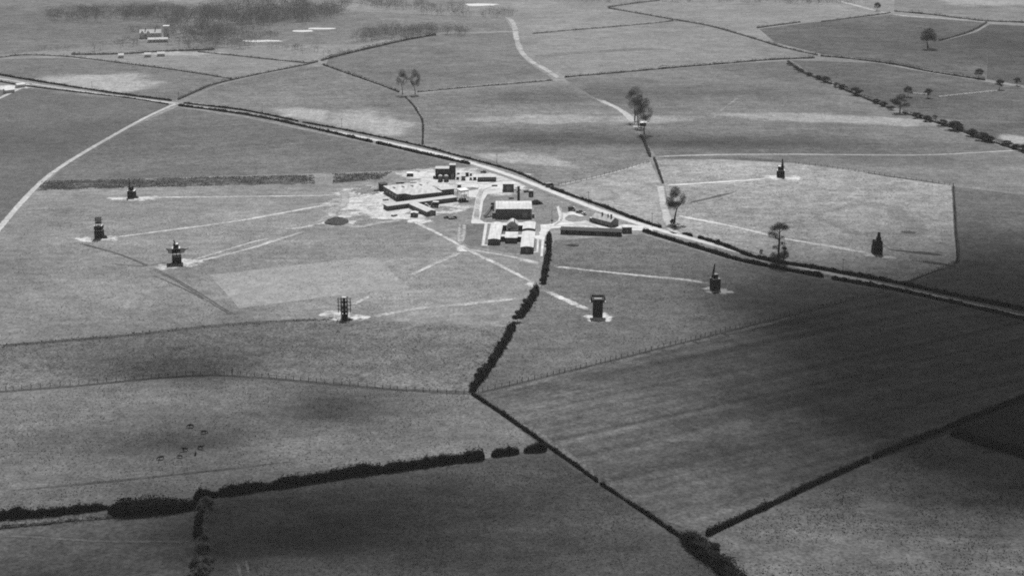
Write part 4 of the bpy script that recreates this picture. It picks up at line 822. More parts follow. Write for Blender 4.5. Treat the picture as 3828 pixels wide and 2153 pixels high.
# the big hall
t = building('boiler_hall', 'big hall with bright pale roof and dark brick front', 'building', (-9.4, 903.2), R(0.5), 21.0, 19.0, 5.6, ('gx', 0.9), rm=M_roof, front=rowwin(1, 20, 7, 3.4, 1.7, 1.2), door=(17.0, 3.0, 3.2))
ln = MB().box(-1.1, 3.2, -0.1, 2.2, 6.0, 3.2); ln.build('lean_to', M_brick, t)
ln = MB().box(22.0, 2.6, -0.1, 1.5, 3.4, 2.2); ln.build('porch', M_brick2, t)
t = thing('coal_conveyor', 'dark slanting coal conveyor at the left end of the big hall', 'conveyor', (-12.2, 910.0), 0)
cv = MB(); slab(cv, (-4.6, -5.2, .6), (-3.0, -6.0, .6), (1.6, 1.2, 4.9), (0.2, 2.0, 4.9), 0.7); cv.build('trough', M_steel, t)
cv = MB(); cv.tube((1.0, 1.6, 0), (1.0, 1.6, 7.4), .45, n=8); cv.box(.6, 1.6, 6.3, 2.2, 2.2, 1.1); cv.build('head_tower', M_steel, t)
lg = MB()
for q in (.25, .55, .8):
    x, y, z = -3.8 + 4.7 * q, -5.6 + 7.2 * q, .6 + 4.3 * q
    lg.tube((x - .6, y, 0), (x, y, z), .1); lg.tube((x + .6, y - .3, 0), (x, y, z), .1)
lg.build('trestle', M_steel, t)
t = thing('chimney_stack', 'dark steel chimney stack behind the big hall', 'chimney', (4.0, 930.0), 0)
MB().tube((0, 0, -.1), (0, 0, 12.6), 0.85, 0.75, n=12).build('stack', M_steel, t); MB().tube((0, 0, 12.602), (0, 0, 12.9), 0.95, n=12).build('cap', M_steel, t); MB().box(0, 0, 0.1, 2.6, 2.6, 1.4).build('base', M_brick, t)
t = thing('round_hut', 'small dark round hut with white domed top near the road', 'hut', (11.9, 958.0), 0)
MB().tube((0, 0, -.1), (0, 0, 3.2), 1.55, n=12).build('wall', M_black, t); MB().dome(0, 0, 3.202, 1.6, 1.0, n=12).build('dome', M_white, t, smooth=True); part('door', win_mesh(.9, 2.0, m=M_frame), t, (0, -1.55, 0.02))
# hut wings and their links
tilt = R(-2.4)
GW = 'hut wings round the small boiler house'
building('hut_wing', 'left-hand long pale-roofed hut wing below the big hall', 'building', (-13.3, 845.0), tilt, 6.5, 36.5, 2.95, ('arch', 0.55), wm=M_brick, rm=M_roof, front=[(1.9, .8, 1.6, 1.4), (4.6, .8, 1.6, 1.4)], left=rowwin(2, 34, 10, .9, 1.3, 1.1), group=GW)
building('hut_wing', 'nearest hut wing, right-hand, with its pale roof and porch end', 'building', (4.7, 827.7), tilt, 6.8, 33.0, 3.3, ('arch', 0.55), wm=M_brick, rm=M_roof, front=[(1.9, .9, 1.5, 1.2), (4.9, .9, 1.5, 1.2)], door=(3.4, 1.1, 2.2), left=rowwin(2, 31, 9, .9, 1.3, 1.1), group=GW)
building('hut_wing', 'short rear hut behind the nearest hut wing', 'building', (6.2, 866.5), tilt, 6.6, 15.5, 3.2, ('arch', 0.55), wm=M_brick, rm=M_roof, left=rowwin(1, 14, 4, .9, 1.3, 1.1), group=GW)
building('hut_link', 'squat centre hut linking the two hut wings at the front', 'building', (-3.8, 848.8), tilt, 6.6, 12.4, 2.95, ('gx', 0.5), wm=M_brick, rm=M_roof, front=rowwin(.4, 6.2, 3, .8, 1.1, 1.1), group=GW)
building('hut_link', 'low dark passage left of the centre hut', 'building', (-6.55, 852.7), tilt, 2.6, 4.0, 2.5, ('flat',), wm=M_black, rm=M_roof, group=GW)
building('hut_link', 'low dark passage right of the centre hut', 'building', (3.15, 852.0), tilt, 2.4, 4.0, 2.5, ('flat',), wm=M_black, rm=M_roof, group=GW)
building('hut_link', 'dark square closet behind the left hut wing', 'building', (-5.9, 875.8), tilt, 2.7, 3.2, 2.8, ('flat',), wm=M_black, rm=M_roof, group=GW)
building('hut_link', 'dark square closet beside the rear hut', 'building', (3.5, 875.6), tilt, 2.5, 3.2, 2.8, ('flat',), wm=M_black, rm=M_roof, group=GW)
building('small_boiler_house', 'round-topped white boiler house between the hut wings', 'building', (-2.8, 872.6), tilt, 5.9, 7.0, 3.9, ('arch', 2.2), wm=M_white, rm=M_roof, front=[(1.6, 1.6, 1.0, 1.3)], chim=[(4.2, 1.5, 3.9, 7.0, .5)])
t = thing('coke_store', 'low dark coke store before the round-topped boiler house', 'store', (-2.6, 868.2), tilt)
MB().box(2.8, 1.2, -.1, 5.6, 2.4, 2.1).build('wall', M_black, t); MB().box(1.0, 1.4, 2.002, 1.4, 1.4, 1.3).build('hopper', M_steel, t)
# long dark shed with open bays
t = thing('long_shed', 'long low dark shed with a row of open bays', 'shed', (27.6, 867.8), R(-8.6))
LW_ = 34.6
slabm = MB(); slab(slabm, (-.3, -.4, 2.3), (LW_ + .3, -.4, 2.3), (LW_ + .3, 4.6, 3.1), (-.3, 4.6, 3.1), .14); slabm.build('roof', M_dkroof, t)
bk = MB().box(LW_ / 2, 4.3, -.1, LW_, .25, 3.0); bk.box(.12, 2.2, -.1, .25, 4.0, 2.5); bk.box(LW_ - .12, 2.2, -.1, .25, 4.0, 2.5); bk.build('wall', M_black, t)
pm = MB().box(0, 0, -.1, .3, .3, 2.42).mesh('post', M_brick2)
bm_ = MB().box(0, 0, 0, 1.7, .1, 1.9).mesh('door', M_brick); bm2 = MB().box(0, 0, 0, 1.7, .1, 1.9).mesh('door', mat_plain('grey_door', .14))
for i in range(15):
    part('post', pm, t, (LW_ * i / 14.0 * .98 + .3, 0, 0))
    if i < 14 and i % 3 != 1: part('door', bm2 if i % 4 == 0 else bm_, t, (LW_ * (i + .5) / 14.0 * .98 + .3, .3, 0))
building('gatehouse', 'small square gatehouse with pale flat roof at the works entrance', 'building', (63.3, 869.6), R(4), 5.1, 4.6, 3.2, ('flat',), rm=M_roof, front=[(1.3, 1.2, 1.0, .9), (3.8, 1.2, 1.0, .9)], door=(2.5, .9, 2.1))
t = building('lodge', 'pale-roofed lodge with three dark chimneys beside the main road', 'building', (46.6, 893.9), R(-47.8), 15.6, 6.4, 3.1, ('gx', 2.0), wm=M_brick2, rm=M_roof, front=rowwin(.6, 15, 6, .9, 1.1, 1.2), door=(7.8, 1.0, 2.1), chim=[(5.5, 3.2, 4.6, 6.3, .7), (10.2, 3.2, 4.6, 6.2, .6), (12.8, 3.2, 4.6, 6.5, .8)])
MB().box(-1.1, 2.0, -.1, 2.2, 3.4, 2.4).build('outhouse', M_brick, t); MB().box(-1.1, 2.0, 2.302, 2.5, 3.7, .12).build('outhouse_roof', M_white, t)
# flag mast
t = thing('flag_mast', 'white flag mast with a cross yard on the lawn', 'mast', (23.5, 897.5), 0)
MB().tube((0, 0, -.1), (0, 0, 8), .24, .18, n=8).build('pole', M_white, t); MB().tube((0, 0, 8), (0, 0, 12.4), .16, .12, n=8).build('topmast', M_white, t); MB().tube((-1.0, 0, 8.1), (1.0, 0, 8.1), .09).build('yard', M_white, t); MB().tube((0, 0, .02), (0, 0, .5), 1.0, .7, n=10).build('base', M_brick, t)
# small huts and boxes
def hut(label, loc, rz, wd, dp, h, roof=('gx', .35), wm=None, rm=None, name='hut', group=None, door=True):
    return building(name, label, name.split('_')[-1], loc, rz, wd, dp, h, roof, wm or M_brick, rm or M_roof, door=(wd * .5, .8, min(1.9, h * .8)) if door else None, group=group)
hut('small gabled hut just below the gabled workshop wing', (-60.1, 906.2), R(-4), 4.1, 3.6, 2.3, ('gy', .5))
hut('lone white-roofed hut on the dusty ground behind the main workshop', (-69.0, 1012.0), 0, 4.0, 4.0, 1.9, ('flat',), rm=M_white, wm=M_black)
GH = 'little sheds on the yard between plant house and canteen hut'
def z1g(x, y): return px(1380 + x / 3.623, 560 + y / 3.623)
for lab, x, y, wd, h in (('tiny dark shed nearest the domed tanks', 1182, 405, 1.6, 1.6), ('pale-topped shed second from the domed tanks', 1250, 413, 2.5, 2.6), ('taller dark shed at the back of the yard sheds', 1305, 360, 2.1, 2.4), ('tiny dark shed at the back beside the taller one', 1365, 354, 1.3, 1.6), ('small pale-topped shed in front of the taller dark one', 1360, 410, 1.5, 1.6), ('small shed next to the end of the canteen hut', 1410, 411, 2.0, 1.8), ('low grey shed between main workshop and water tank', 1195, 512, 2.3, 1.7), ('tiny grey shed right of the plant house tower', 1192, 333, 1.5, .9)):
    hut(lab, z1g(x, y), 0, wd, 1.8, h, ('flat',), group=GH, name='yard_shed', door=False, wm=M_brick2 if 'grey' in lab or 'pale' in lab else M_black)
# timber stacks
def stack(label, loc, rz, L, n, mat):
    t = thing('timber_stack', label, 'timber', loc, rz); pl = MB().box(0, 0, 0, L, .28, .22).mesh('beam', mat)
    rn = random.Random(n)
    for j in range(3):
        for i in range(n - j): part('beam', pl, t, (rn.uniform(-.2, .2), (i - (n - j) / 2) * .32, .1 + j * .23))
stack('dark stack of beams behind the left end of the main workshop', z1g(420, 458), R(10), 5.0, 5, M_black)
stack('short dark stack of beams behind the main workshop roof', z1g(765, 464), R(-20), 2.8, 4, M_black)
stack('low stack of beams at the left wall of the main workshop', z1g(262, 612), R(20), 2.4, 4, M_brick2)

GS = 'builders stores lying about the yard'
def crates(label, loc, rz, n, mat, sz=1.0):
    t = thing('crate_stack', label, 'crates', (loc[0], loc[1], .1), rz, GS); rn = random.Random(n * 7); cm = MB().box(0, 0, 0, sz, sz, sz * .8).mesh('crate', mat)
    for i in range(n): part('crate', cm, t, ((i % 3) * sz * 1.15 + rn.uniform(-.1, .1), (i // 3 % 2) * sz * 1.2, (i // 6) * sz * .804), rn.uniform(-.15, .15))
crates('pale crates stacked left of the main workshop', z1g(205, 690), .4, 5, M_frame)
crates('dark crates stacked behind the domed tanks', z1g(880, 392), .1, 7, M_black, 1.1)
crates('grey crates on the dust before the long workshop range', z1g(330, 905), .8, 4, M_brick2)
crates('dark crates beside the concrete road below the water tank', z1g(1290, 712), .2, 6, M_black, .9)
crates('white crates near the white-roofed hut behind the workshop', z1g(572, 455), .2, 3, M_white, 1.2)
crates('dark crates on the verge above the square store', z1g(2110, 578), .3, 6, M_black, 1.1)
crates('dark crates behind the big hall left of its chimney', z1g(1905, 668), .1, 5, M_black, .9)
def pipes(label, loc, rz, L, n):
    t = thing('pipe_stack', label, 'pipes', (loc[0], loc[1], .1), rz, GS); pm_ = MB().tube((-L / 2, 0, .22), (L / 2, 0, .22), .22, n=7).mesh('pipe', M_brick2)
    for j in range(2):
        for i in range(n - j): part('pipe', pm_, t, (0, (i + j * .5) * .46, j * .4))
pipes('grey pipes stacked on the ground left of the end block', z1g(120, 560), .5, 4.0, 5)
pipes('grey pipes stacked between canteen hut and square store', z1g(1700, 500), .1, 3.6, 4)
pipes('grey pipes lying below the pair of grey cars', z1g(1120, 945), .2, 3.6, 4)

# ------------------------------------------------------------------ vehicles
WH = MB().tube((-.11, 0, 0), (.11, 0, 0), .34, n=10).mesh('wheel', M_black)
def car(label, loc, rz, mat, L=3.9, name='car', group='vehicles parked round the works'):
    t = thing(name, label, 'car', (loc[0], loc[1], .13), rz, group)
    b_ = MB(); b_.frust(0, 0, .3, .85, 1.55, L, 1.5, L - .1); b_.frust(0, L * .36, .852, 1.0, 1.3, L * .26, 1.2, L * .2); b_.build('body', mat, t)
    c = MB(); c.frust(0, -L * .12, .852, 1.45, 1.42, L * .55, 1.2, L * .38); c.build('cabin', M_glass, t); MB().box(0, -L * .12, 1.452, 1.22, L * .38, .06).build('roof', mat, t)
    for x in (-.68, .68):
        for y in (-L * .31, L * .31): part('wheel', WH, t, (x, y, .34))
    return t
def lorry(label, loc, rz, mat, box_mat, L=5.0, h=2.9, roofm=None):
    t = thing('lorry', label, 'lorry', (loc[0], loc[1], .13), rz, 'vehicles parked round the works')
    MB().box(0, -L * .15, .6, 2.1, L * .7, h - .7).build('box_body', box_mat, t); MB().box(0, -L * .15, h - .098, 2.2, L * .72, .1).build('roof', roofm or M_white, t)
    c = MB().frust(0, L * .34, .5, 1.3, 1.9, L * .3, 1.9, L * .28); c.frust(0, L * .29, 1.302, 2.2, 1.8, L * .17, 1.6, L * .13); c.build('cab', mat, t)
    for x in (-.9, .9):
        for y in (-L * .36, -L * .1, L * .36): part('wheel', WH, t, (x, y, .34))
    return t
M_carw = mat_plain('pale_car_paint', .5, var=.05, rough=.4, spec=.5); M_card = mat_plain('dark_car_paint', .04, var=.05, rough=.4, spec=.5); M_carg = mat_plain('grey_car_paint', .12, var=.05, rough=.4, spec=.5)
lorry('tall dark van with pale roof parked in the angle of the workshop wing', (-47.0, 930.6), R(80), M_card, M_black, L=5.0, h=3.2)
car('pale car parked left of the tall dark van', (-52.6, 932.2), R(75), M_carw)
car('grey car right of the gabled workshop wing, left of two', (-38.8, 903.6), R(82), M_carg, L=3.2)
car('grey car right of the gabled workshop wing, right of two', (-34.2, 903.2), R(85), M_carg, L=3.8)
car('dark car on the verge by the canteen hut', z1g(1550, 312), R(70), M_card, L=4.2)
lorry('dark lorry with a white cab near the road above the oval lawn', px(2040 + 590 / 6.0375, 720 + 405 / 6.0375), R(-80), M_carw, M_black, L=4.4, h=2.2, roofm=M_black)
car('dark car left of the lodge near the road', px(2040 + 765 / 6.0375, 720 + 452 / 6.0375), R(80), M_card, L=4.2)
car('small pale-roofed car at the end of the oval lawn', px(2040 + 865 / 6.0375, 720 + 500 / 6.0375), R(60), M_carw, L=3.2)
lorry('dark lorry beside the main road across from the flag mast', P(1383, 470), R(-62), M_card, M_black, L=5.6, h=2.4, roofm=M_carg)

# ------------------------------------------------------------------ the eight towers
M_tow = mat_plain('tower_brick', 0.022, var=0.25, scale=1.0); M_pole = mat_plain('scaffold_poles', 0.025, var=0.2)
GT = 'ring of half-built towers round the works'
def scaff(mb, x0, x1, y0, y1, z0, z1, nx, nz, r=.09, over=.5):
    xs = [x0 + (x1 - x0) * i / nx for i in range(nx + 1)]; ys = [y0, y1]; zs = [z0 + (z1 - z0) * i / nz for i in range(nz + 1)]
    for x in xs:
        for y in ys: mb.box(x, y, z0, r * 2, r * 2, z1 - z0 + over)
    for z in zs[1:]:
        for y in ys: mb.box((x0 + x1) / 2, y + .12, z, x1 - x0 + 1.0, r * 2, r * 2)
        for x in xs: mb.box(x + .12, (y0 + y1) / 2, z + .2, r * 2, y1 - y0 + 1.0, r * 2)
def lattice_jib(p0, p1, w0, w1):
    mb = MB(); p0, p1 = Vector(p0), Vector(p1); d = (p1 - p0); u = Vector((1, 0, 0)); v = d.cross(u).normalized(); n = 7
    cs = [(1, 1), (1, -1), (-1, -1), (-1, 1)]; pt = lambda k, c: p0 + d * (k / n) + (u * c[0] + v * c[1]) * ((w0 + (w1 - w0) * k / n) / 2)
    for c in cs: mb.tube(pt(0, c), pt(n, c), .13, n=4)
    for k in range(n):
        for i in range(4): mb.tube(pt(k, cs[i]), pt(k + 1, cs[(i + 1) % 4]), .08, n=4)
    return mb
def tower_body(t, stages):
    """stages: (name, width, z0, z1, mat)"""
    for i, (nm, wd, z0, z1, m_) in enumerate(stages):
        mb = MB(); mb.frust(0, 0, z0 - (.1 if i == 0 else -.002), z1, wd, wd, wd * .985, wd * .985)
        for sx in (-1, 1):
            for sy in (-1, 1): mb.box(sx * wd * .5 * .93, sy * wd * .5 * .93, z0 + .004, wd * .12, wd * .12, (z1 - z0) * .98)
        mb.build(nm, m_, t)
def ledge(t, wd, z, x=0, y=0, sx=None, sy=None, m_=None):
    return MB().box(x, y, z, sx or wd, sy or wd, .16).build('ledge', m_ or M_board, t)
def opening(t, x, z, wd, ht, y): part('window', win_mesh(wd, ht, m=M_steel), t, (x, y, z))
TW = dict(A=(330, 499), B=(248, 600), C=(443, 664), D=(866, 802), E=(1504, 798), F=(1800, 732), G=(2208, 641), H=(1965, 446))
def tbase(k, d=2.1):
    q = P(*TW[k]); return (q[0], q[1] + d)
t = thing('tower', 'tower with a leaning thin jib at the far left of the ring', 'tower', tbase('A'), 0, GT)
tower_body(t, [('wall', 4.3, 0, 4.4, M_tow), ('upper_stage', 2.4, 4.4, 6.9, M_tow)]); ledge(t, 4.7, 4.402); opening(t, 0, 1.5, .9, 1.6, -2.15)
MB().box(1.0, 0, 6.9, .35, 2.2, .7).build('parapet', M_tow, t)
lattice_jib((-1.5, 0, 4.5), (-.8, 0, 11.3), .75, .35).build('jib', M_pole, t)
t = thing('tower', 'tower with open scaffold top and a pale waist at the left edge of the ring', 'tower', tbase('B'), 0, GT)
tower_body(t, [('wall', 4.3, 0, 4.3, M_tow), ('waist', 3.6, 4.3, 5.0, M_tow), ('upper_stage', 4.2, 5.0, 7.0, M_tow)]); ledge(t, 4.3, 7.002); ledge(t, 4.3, 4.302); opening(t, -.6, 1.5, .9, 1.6, -2.3)
sc = MB(); scaff(sc, -1.35, 1.2, -1.1, 1.1, 7.1, 11.2, 2, 3, r=.13); sc.build('scaffold', M_pole, t); MB().box(0, 0, 8.3, 1.6, 1.6, .9).build('dark_piece', M_tow, t)
t = thing('tower', 'tower with a wide dish-like platform and open storey on posts', 'tower', tbase('C', 2.4), R(12), GT)
tower_body(t, [('wall', 4.7, 0, 3.7, M_tow)]); ledge(t, 4.6, 3.702)
for x in (-1.9, 0, 1.9):
    for y in (-1.9, 1.9): MB().box(x, y, 3.7, .28, .28, 2.0).build('post', M_pole, t)
d = MB(); d.frust(0, 0, 5.6, 6.5, 3.6, 3.6, 8.6, 8.6); d.build('platform', M_tow, t); ledge(t, 8.2, 6.502, m_=M_tow)
tower_body(t, [('upper_stage', 4.2, 6.66, 8.2, M_tow), ('top_stage', 2.6, 8.2, 10.4, M_tow)]); ledge(t, 4.3, 8.202); ledge(t, 2.7, 10.402, x=.4, sx=1.6)
sp = MB()
for x0, z0, x1, z1 in ((3.6, 6.5, 6.6, 7.6), (-3.6, 6.5, -5.4, 8.0), (-2.0, 7.6, -5.2, 7.8), (3.6, 6.3, 5.0, 6.9), (2.0, 7.4, 5.2, 7.2)): sp.tube((x0, 0, z0), (x1, .3, z1), .2)
sp.build('spar', M_pole, t); lattice_jib((-.4, 0, 10.4), (-1.0, 0, 12.6), .8, .25).build('jib', M_pole, t)
t = thing('tower', 'thin scaffold-wrapped column capped by a pale slab, lowest of the ring at left', 'tower', tbase('D', 1.6), 0, GT)
MB().box(0, 0, -.1, 1.05, 1.05, 10.2).build('column', M_tow, t); ledge(t, 1.8, 10.25, sx=2.0, sy=2.0)
sc = MB(); scaff(sc, -1.4, 1.4, -1.4, 1.4, 0, 9.6, 2, 5, r=.11); scaff(sc, -2.8, 2.9, -.8, .8, 2.5, 9.4, 4, 4, r=.08, over=.4); sc.build('scaffold', M_pole, t)
b_ = MB(); b_.box(.1, .1, -.1, 2.6, 2.6, 1.6); b_.build('base', M_tow, t)
for x, y, z in ((0, .1, 7.6), (0, .1, 5.2), (0, .1, 2.9)): MB().box(x, y, z, 3.0, 2.6, .12).build('boards', M_tow, t)
t = thing('tower', 'blunt black tower with a square projecting crown and side brackets', 'tower', tbase('E', 2.2), 0, GT)
tower_body(t, [('wall', 4.4, 0, 8.6, M_tow)]); MB().box(0, 0, 8.602, 7.0, 6.0, .3).build('crown', M_tow, t); ledge(t, 3.0, 8.91, y=-1.0, sx=3.6, sy=1.0)
pr = MB()
for i in range(9): pr.box(-3.2 + i * .8, 2.8, 8.9, .3, .3, .9 + .2 * (i % 2))
for i in range(2): pr.box((-1, 1)[i] * 3.2, 0, 8.9, .5, 5.0, 1.1)
pr.box(0, 2.8, 8.95, 6.6, .3, .5); pr.build('parapet', M_tow, t)
for s in (-1, 1):
    MB().box(s * 3.0, 0, 7.0, 1.6, 3.0, .2).build('bracket', M_pole, t); MB().box(s * 3.0, 0, 7.202, 1.6, 3.0, .1).build('bracket_boards', M_board, t)
opening(t, 0, 4.6, .9, 1.4, -2.2); opening(t, 0, .3, 1.2, 2.2, -2.22)
t = thing('tower', 'tower with pale shoulder ledges and a tall thin jib right of the hedgerow', 'tower', tbase('F', 2.4), R(20), GT)
tower_body(t, [('wall', 3.9, 0, 5.9, M_tow), ('upper_stage', 2.0, 5.9, 8.1, M_tow)]); ledge(t, 4.2, 5.902); ledge(t, 2.3, 8.102); opening(t, 0, 1.5, .9, 1.6, -1.95)
lattice_jib((-1.6, 0, 6.0), (-.5, .3, 13.4), .9, .3).build('jib', M_pole, t)
t = thing('tower', 'black tower with a tapering mast at the right end of the ring', 'tower', tbase('G', 2.3), R(5), GT)
tower_body(t, [('wall', 4.7, 0, 4.4, M_tow), ('upper_stage', 4.2, 4.4, 7.3, M_tow)]); ledge(t, 4.9, 4.402, m_=M_brick)
m2_ = MB(); m2_.frust(.5, 0, 7.3, 9.4, 2.4, 2.4, 2.0, 2.0); m2_.frust(.5, 0, 9.402, 12.0, 1.5, 1.5, 1.1, 1.1); m2_.build('mast', M_tow, t)
bm3 = MB(); bm3.tube((2.0, 0, 6.2), (6.6, -.5, 2.6), .14); bm3.tube((2.0, 0, 5.0), (5.6, -.6, 2.4), .09); bm3.build('hose_boom', M_pole, t)
MB().box(-1.5, 0, 7.302, 1.4, 3.6, .35).build('parapet', M_tow, t)
t = thing('tower', 'stepped tower with a mast on its right, farthest of the ring', 'tower', tbase('H', 2.4), R(-8), GT)
tower_body(t, [('wall', 4.9, 0, 4.2, M_tow), ('upper_stage', 3.7, 4.2, 6.8, M_tow)]); ledge(t, 5.1, 4.202); ledge(t, 1.7, 6.802, x=-.9, sx=1.8, sy=3.6)
m2_ = MB(); m2_.frust(.9, 0, 6.8, 9.3, 1.7, 1.7, 1.3, 1.3); m2_.frust(.8, 0, 9.302, 11.7, 1.0, 1.0, .8, .8); m2_.build('mast', M_tow, t)
q = tbase('A'); heap('rubble_heap', 'small dark rubble heap at the foot of the far left tower with the jib', 'heap', (q[0] + 3.1, q[1] - 1.4), 1.6, 1.6, 1.3, M_tow, 9)
q = tbase('B'); heap('rubble_heap', 'small dark rubble heap at the foot of the scaffold-topped tower', 'heap', (q[0] + 3.4, q[1] - 1.4), 1.9, 1.8, 1.6, M_tow, 10)
q = tbase('D'); heap('rubble_heap', 'dark rubble heap at the foot of the thin scaffold-wrapped column', 'heap', (q[0] + 1.6, q[1] - 3.6), 3.0, 2.2, .9, M_tow, 11)

# ------------------------------------------------------------------ fences
M_post = mat_plain('fence_post', 0.03, var=0.3); PM = MB().box(0, 0, -.1, .2, .2, 1.75).mesh('post', M_post); PS = MB().box(0, 0, -.1, .32, .32, 2.3).mesh('post', M_post)
def fence(label, pts, step, big=(), z=1.4, wires=(.4, .8, 1.2), name='fence', pm=None, wr=.03, wm=None):
    c = resample(PL(pts), step); t = thing(name, label, 'fence', c[0]); w_ = MB(); rn = random.Random(len(c)); o = c[0]; top = []
    for i, p in enumerate(c):
        j = Vector((rn.gauss(0, .12), rn.gauss(0, .12)))
        q = part('post', PS if i in big else (pm or PM), t, (p.x - o.x + j.x, p.y - o.y + j.y, 0)); q.rotation_euler = (rn.gauss(0, .05), rn.gauss(0, .05), rn.random()); q.scale = (1, 1, rn.uniform(.85, 1.15))
        top.append((p.x - o.x + j.x, p.y - o.y + j.y))
    for z_ in wires:
        for a, b2 in zip(top, top[1:]): w_.tube((a[0], a[1], z_), (b2[0], b2[1], z_), wr, n=3, cap=False)
    w_.build('wire', wm or M_post, t); return t
fence('post and wire fence curving above the cattle pasture', [(-40, 986), (0, 982), (200, 965), (400, 948), (540, 940), (640, 945), (720, 953), (860, 967), (1000, 978), (1100, 985), (1180, 989)], 3.3, big=(28,))
fence('post and wire fence climbing right from the hedgerow foot', [(1204, 986), (1300, 963), (1420, 934), (1500, 914), (1700, 864), (1900, 813), (2100, 763), (2228, 731)], 3.1)
fence('post and wire fence round the right-hand meadow', [(2000, 412), (2080, 421), (2150, 431), (2250, 446), (2330, 457), (2398, 468)], 3.5)
fence('straight fence closing the right end of the meadow', [(2398, 468), (2401, 520), (2404, 580), (2408, 658)], 2.6)
fence('short fence from the meadow corner down to the road', [(2408, 658), (2360, 680), (2320, 695), (2274, 714)], 2.6)
fence('faint post fence along the pale track above the works', [(1405, 466), (1500, 447), (1570, 428), (1632, 409)], 4.0)
ribbon('fence_foot_growth', PL([(2398, 468), (2401, 520), (2404, 580), (2408, 658), (2360, 680), (2320, 695), (2274, 714)]), 1.5, mat_field('rank_grass', alb(82), fade=.5, off=21), Z_T, rim=.4, ends=2, seed=91)
ribbon('fence_foot_growth', PL([(2140, 429), (2250, 446), (2330, 457), (2398, 468)]), 2.4, mat_field('rank_grass2', alb(98), fade=.3, off=22), Z_T, rim=.4, ends=20, seed=92)
ribbon('fence_foot_growth', PL([(1204, 989), (1300, 966), (1500, 917), (1700, 867), (1900, 816), (2100, 766), (2228, 734)]), 1.1, mat_field('rank_grass3', alb(84), fade=.4, off=23), Z_T, rim=.4, ends=2, seed=93)
ribbon('field_edge', PL([(1225, 992), (1300, 973), (1500, 924), (1700, 873), (1900, 822), (2060, 781)]), 2.6, mat_field('headland_grass', alb(116), rag=.7, fade=.2, off=24), Z_P, rim=.4, ends=25, seed=94)
ribbon('field_edge', PL([(1230, 1006), (1300, 1054), (1400, 1122), (1500, 1194), (1560, 1232), (1640, 1286)]), 2.6, mat_field('headland_grass2', alb(116), rag=.8, fade=.2, off=25), Z_P, rim=.5, ends=60, seed=95)
ribbon('fence_foot_growth', PL([(-40, 990), (0, 986), (200, 969), (400, 952), (540, 943), (720, 957), (860, 970), (1000, 981), (1180, 992)]), 1.0, mat_field('rank_grass4', alb(86), fade=.4, off=26), Z_T, rim=.4, ends=2, seed=96)
ribbon('field_edge', PL([(-40, 875), (0, 870), (300, 845), (600, 814), (840, 803)]), 2.4, mat_field('tussock_edge', alb(96), fade=.3, off=27), Z_T, rim=.5, ends=15, seed=97)
ribbon('old_furrow', PL([(0, 1236), (200, 1218), (420, 1196), (640, 1172), (760, 1158)]), 1.2, mat_field('furrow_grass', alb(84), fade=.4, off=28), Z_T, rim=.5, ends=20, seed=98)
ribbon('meadow_edge', PL([(1640, 396), (1800, 398), (1900, 402), (2000, 411)]), 6.0, mat_field('darker_edge_grass', alb(112), fade=.1, off=29), Z_P, rim=.4, ends=20, seed=99)
RL = MB().box(0, 0, -.1, .3, .3, 1.6).mesh('post', M_white)
fence('white rail fence beside the small trees at right', [(2296, 238), (2340, 240), (2362, 246), (2400, 242), (2460, 236), (2510, 231)], 4.5, wires=(.7, 1.3), name='rail_fence', pm=RL, wr=.14, wm=M_white)

PO = MB().tube((0, 0, -.1), (0, 0, 7.2), .14, .1, n=6).mesh('pole', M_post); AR = MB().box(0, 0, 6.5, 1.6, .12, .14).mesh('crossarm', M_post)
for lab, x, y in (('telegraph pole at the sunlit patch, leftmost along the main road', 232, 226), ('telegraph pole at the crossing of side road and main road', 450, 252), ('telegraph pole a little right of the side road crossing', 660, 283), ('telegraph pole across from the thick dark roadside hedge', 860, 322), ('telegraph pole where the curving hedge meets the main road', 1064, 366), ('telegraph pole across the main road from the canteen hut', 1250, 414), ('telegraph pole across the main road from the oval lawn', 1480, 510), ('telegraph pole just left of the lane mouth', 1640, 566), ('telegraph pole below the black tower with tapering mast', 2120, 684), ('telegraph pole below the meadow corner, rightmost along the main road', 2330, 730)):
    t = thing('telegraph_pole', lab, 'telegraph pole', P(x, y), R(-30), 'telegraph poles along the main road'); part('pole', PO, t); part('crossarm', AR, t)

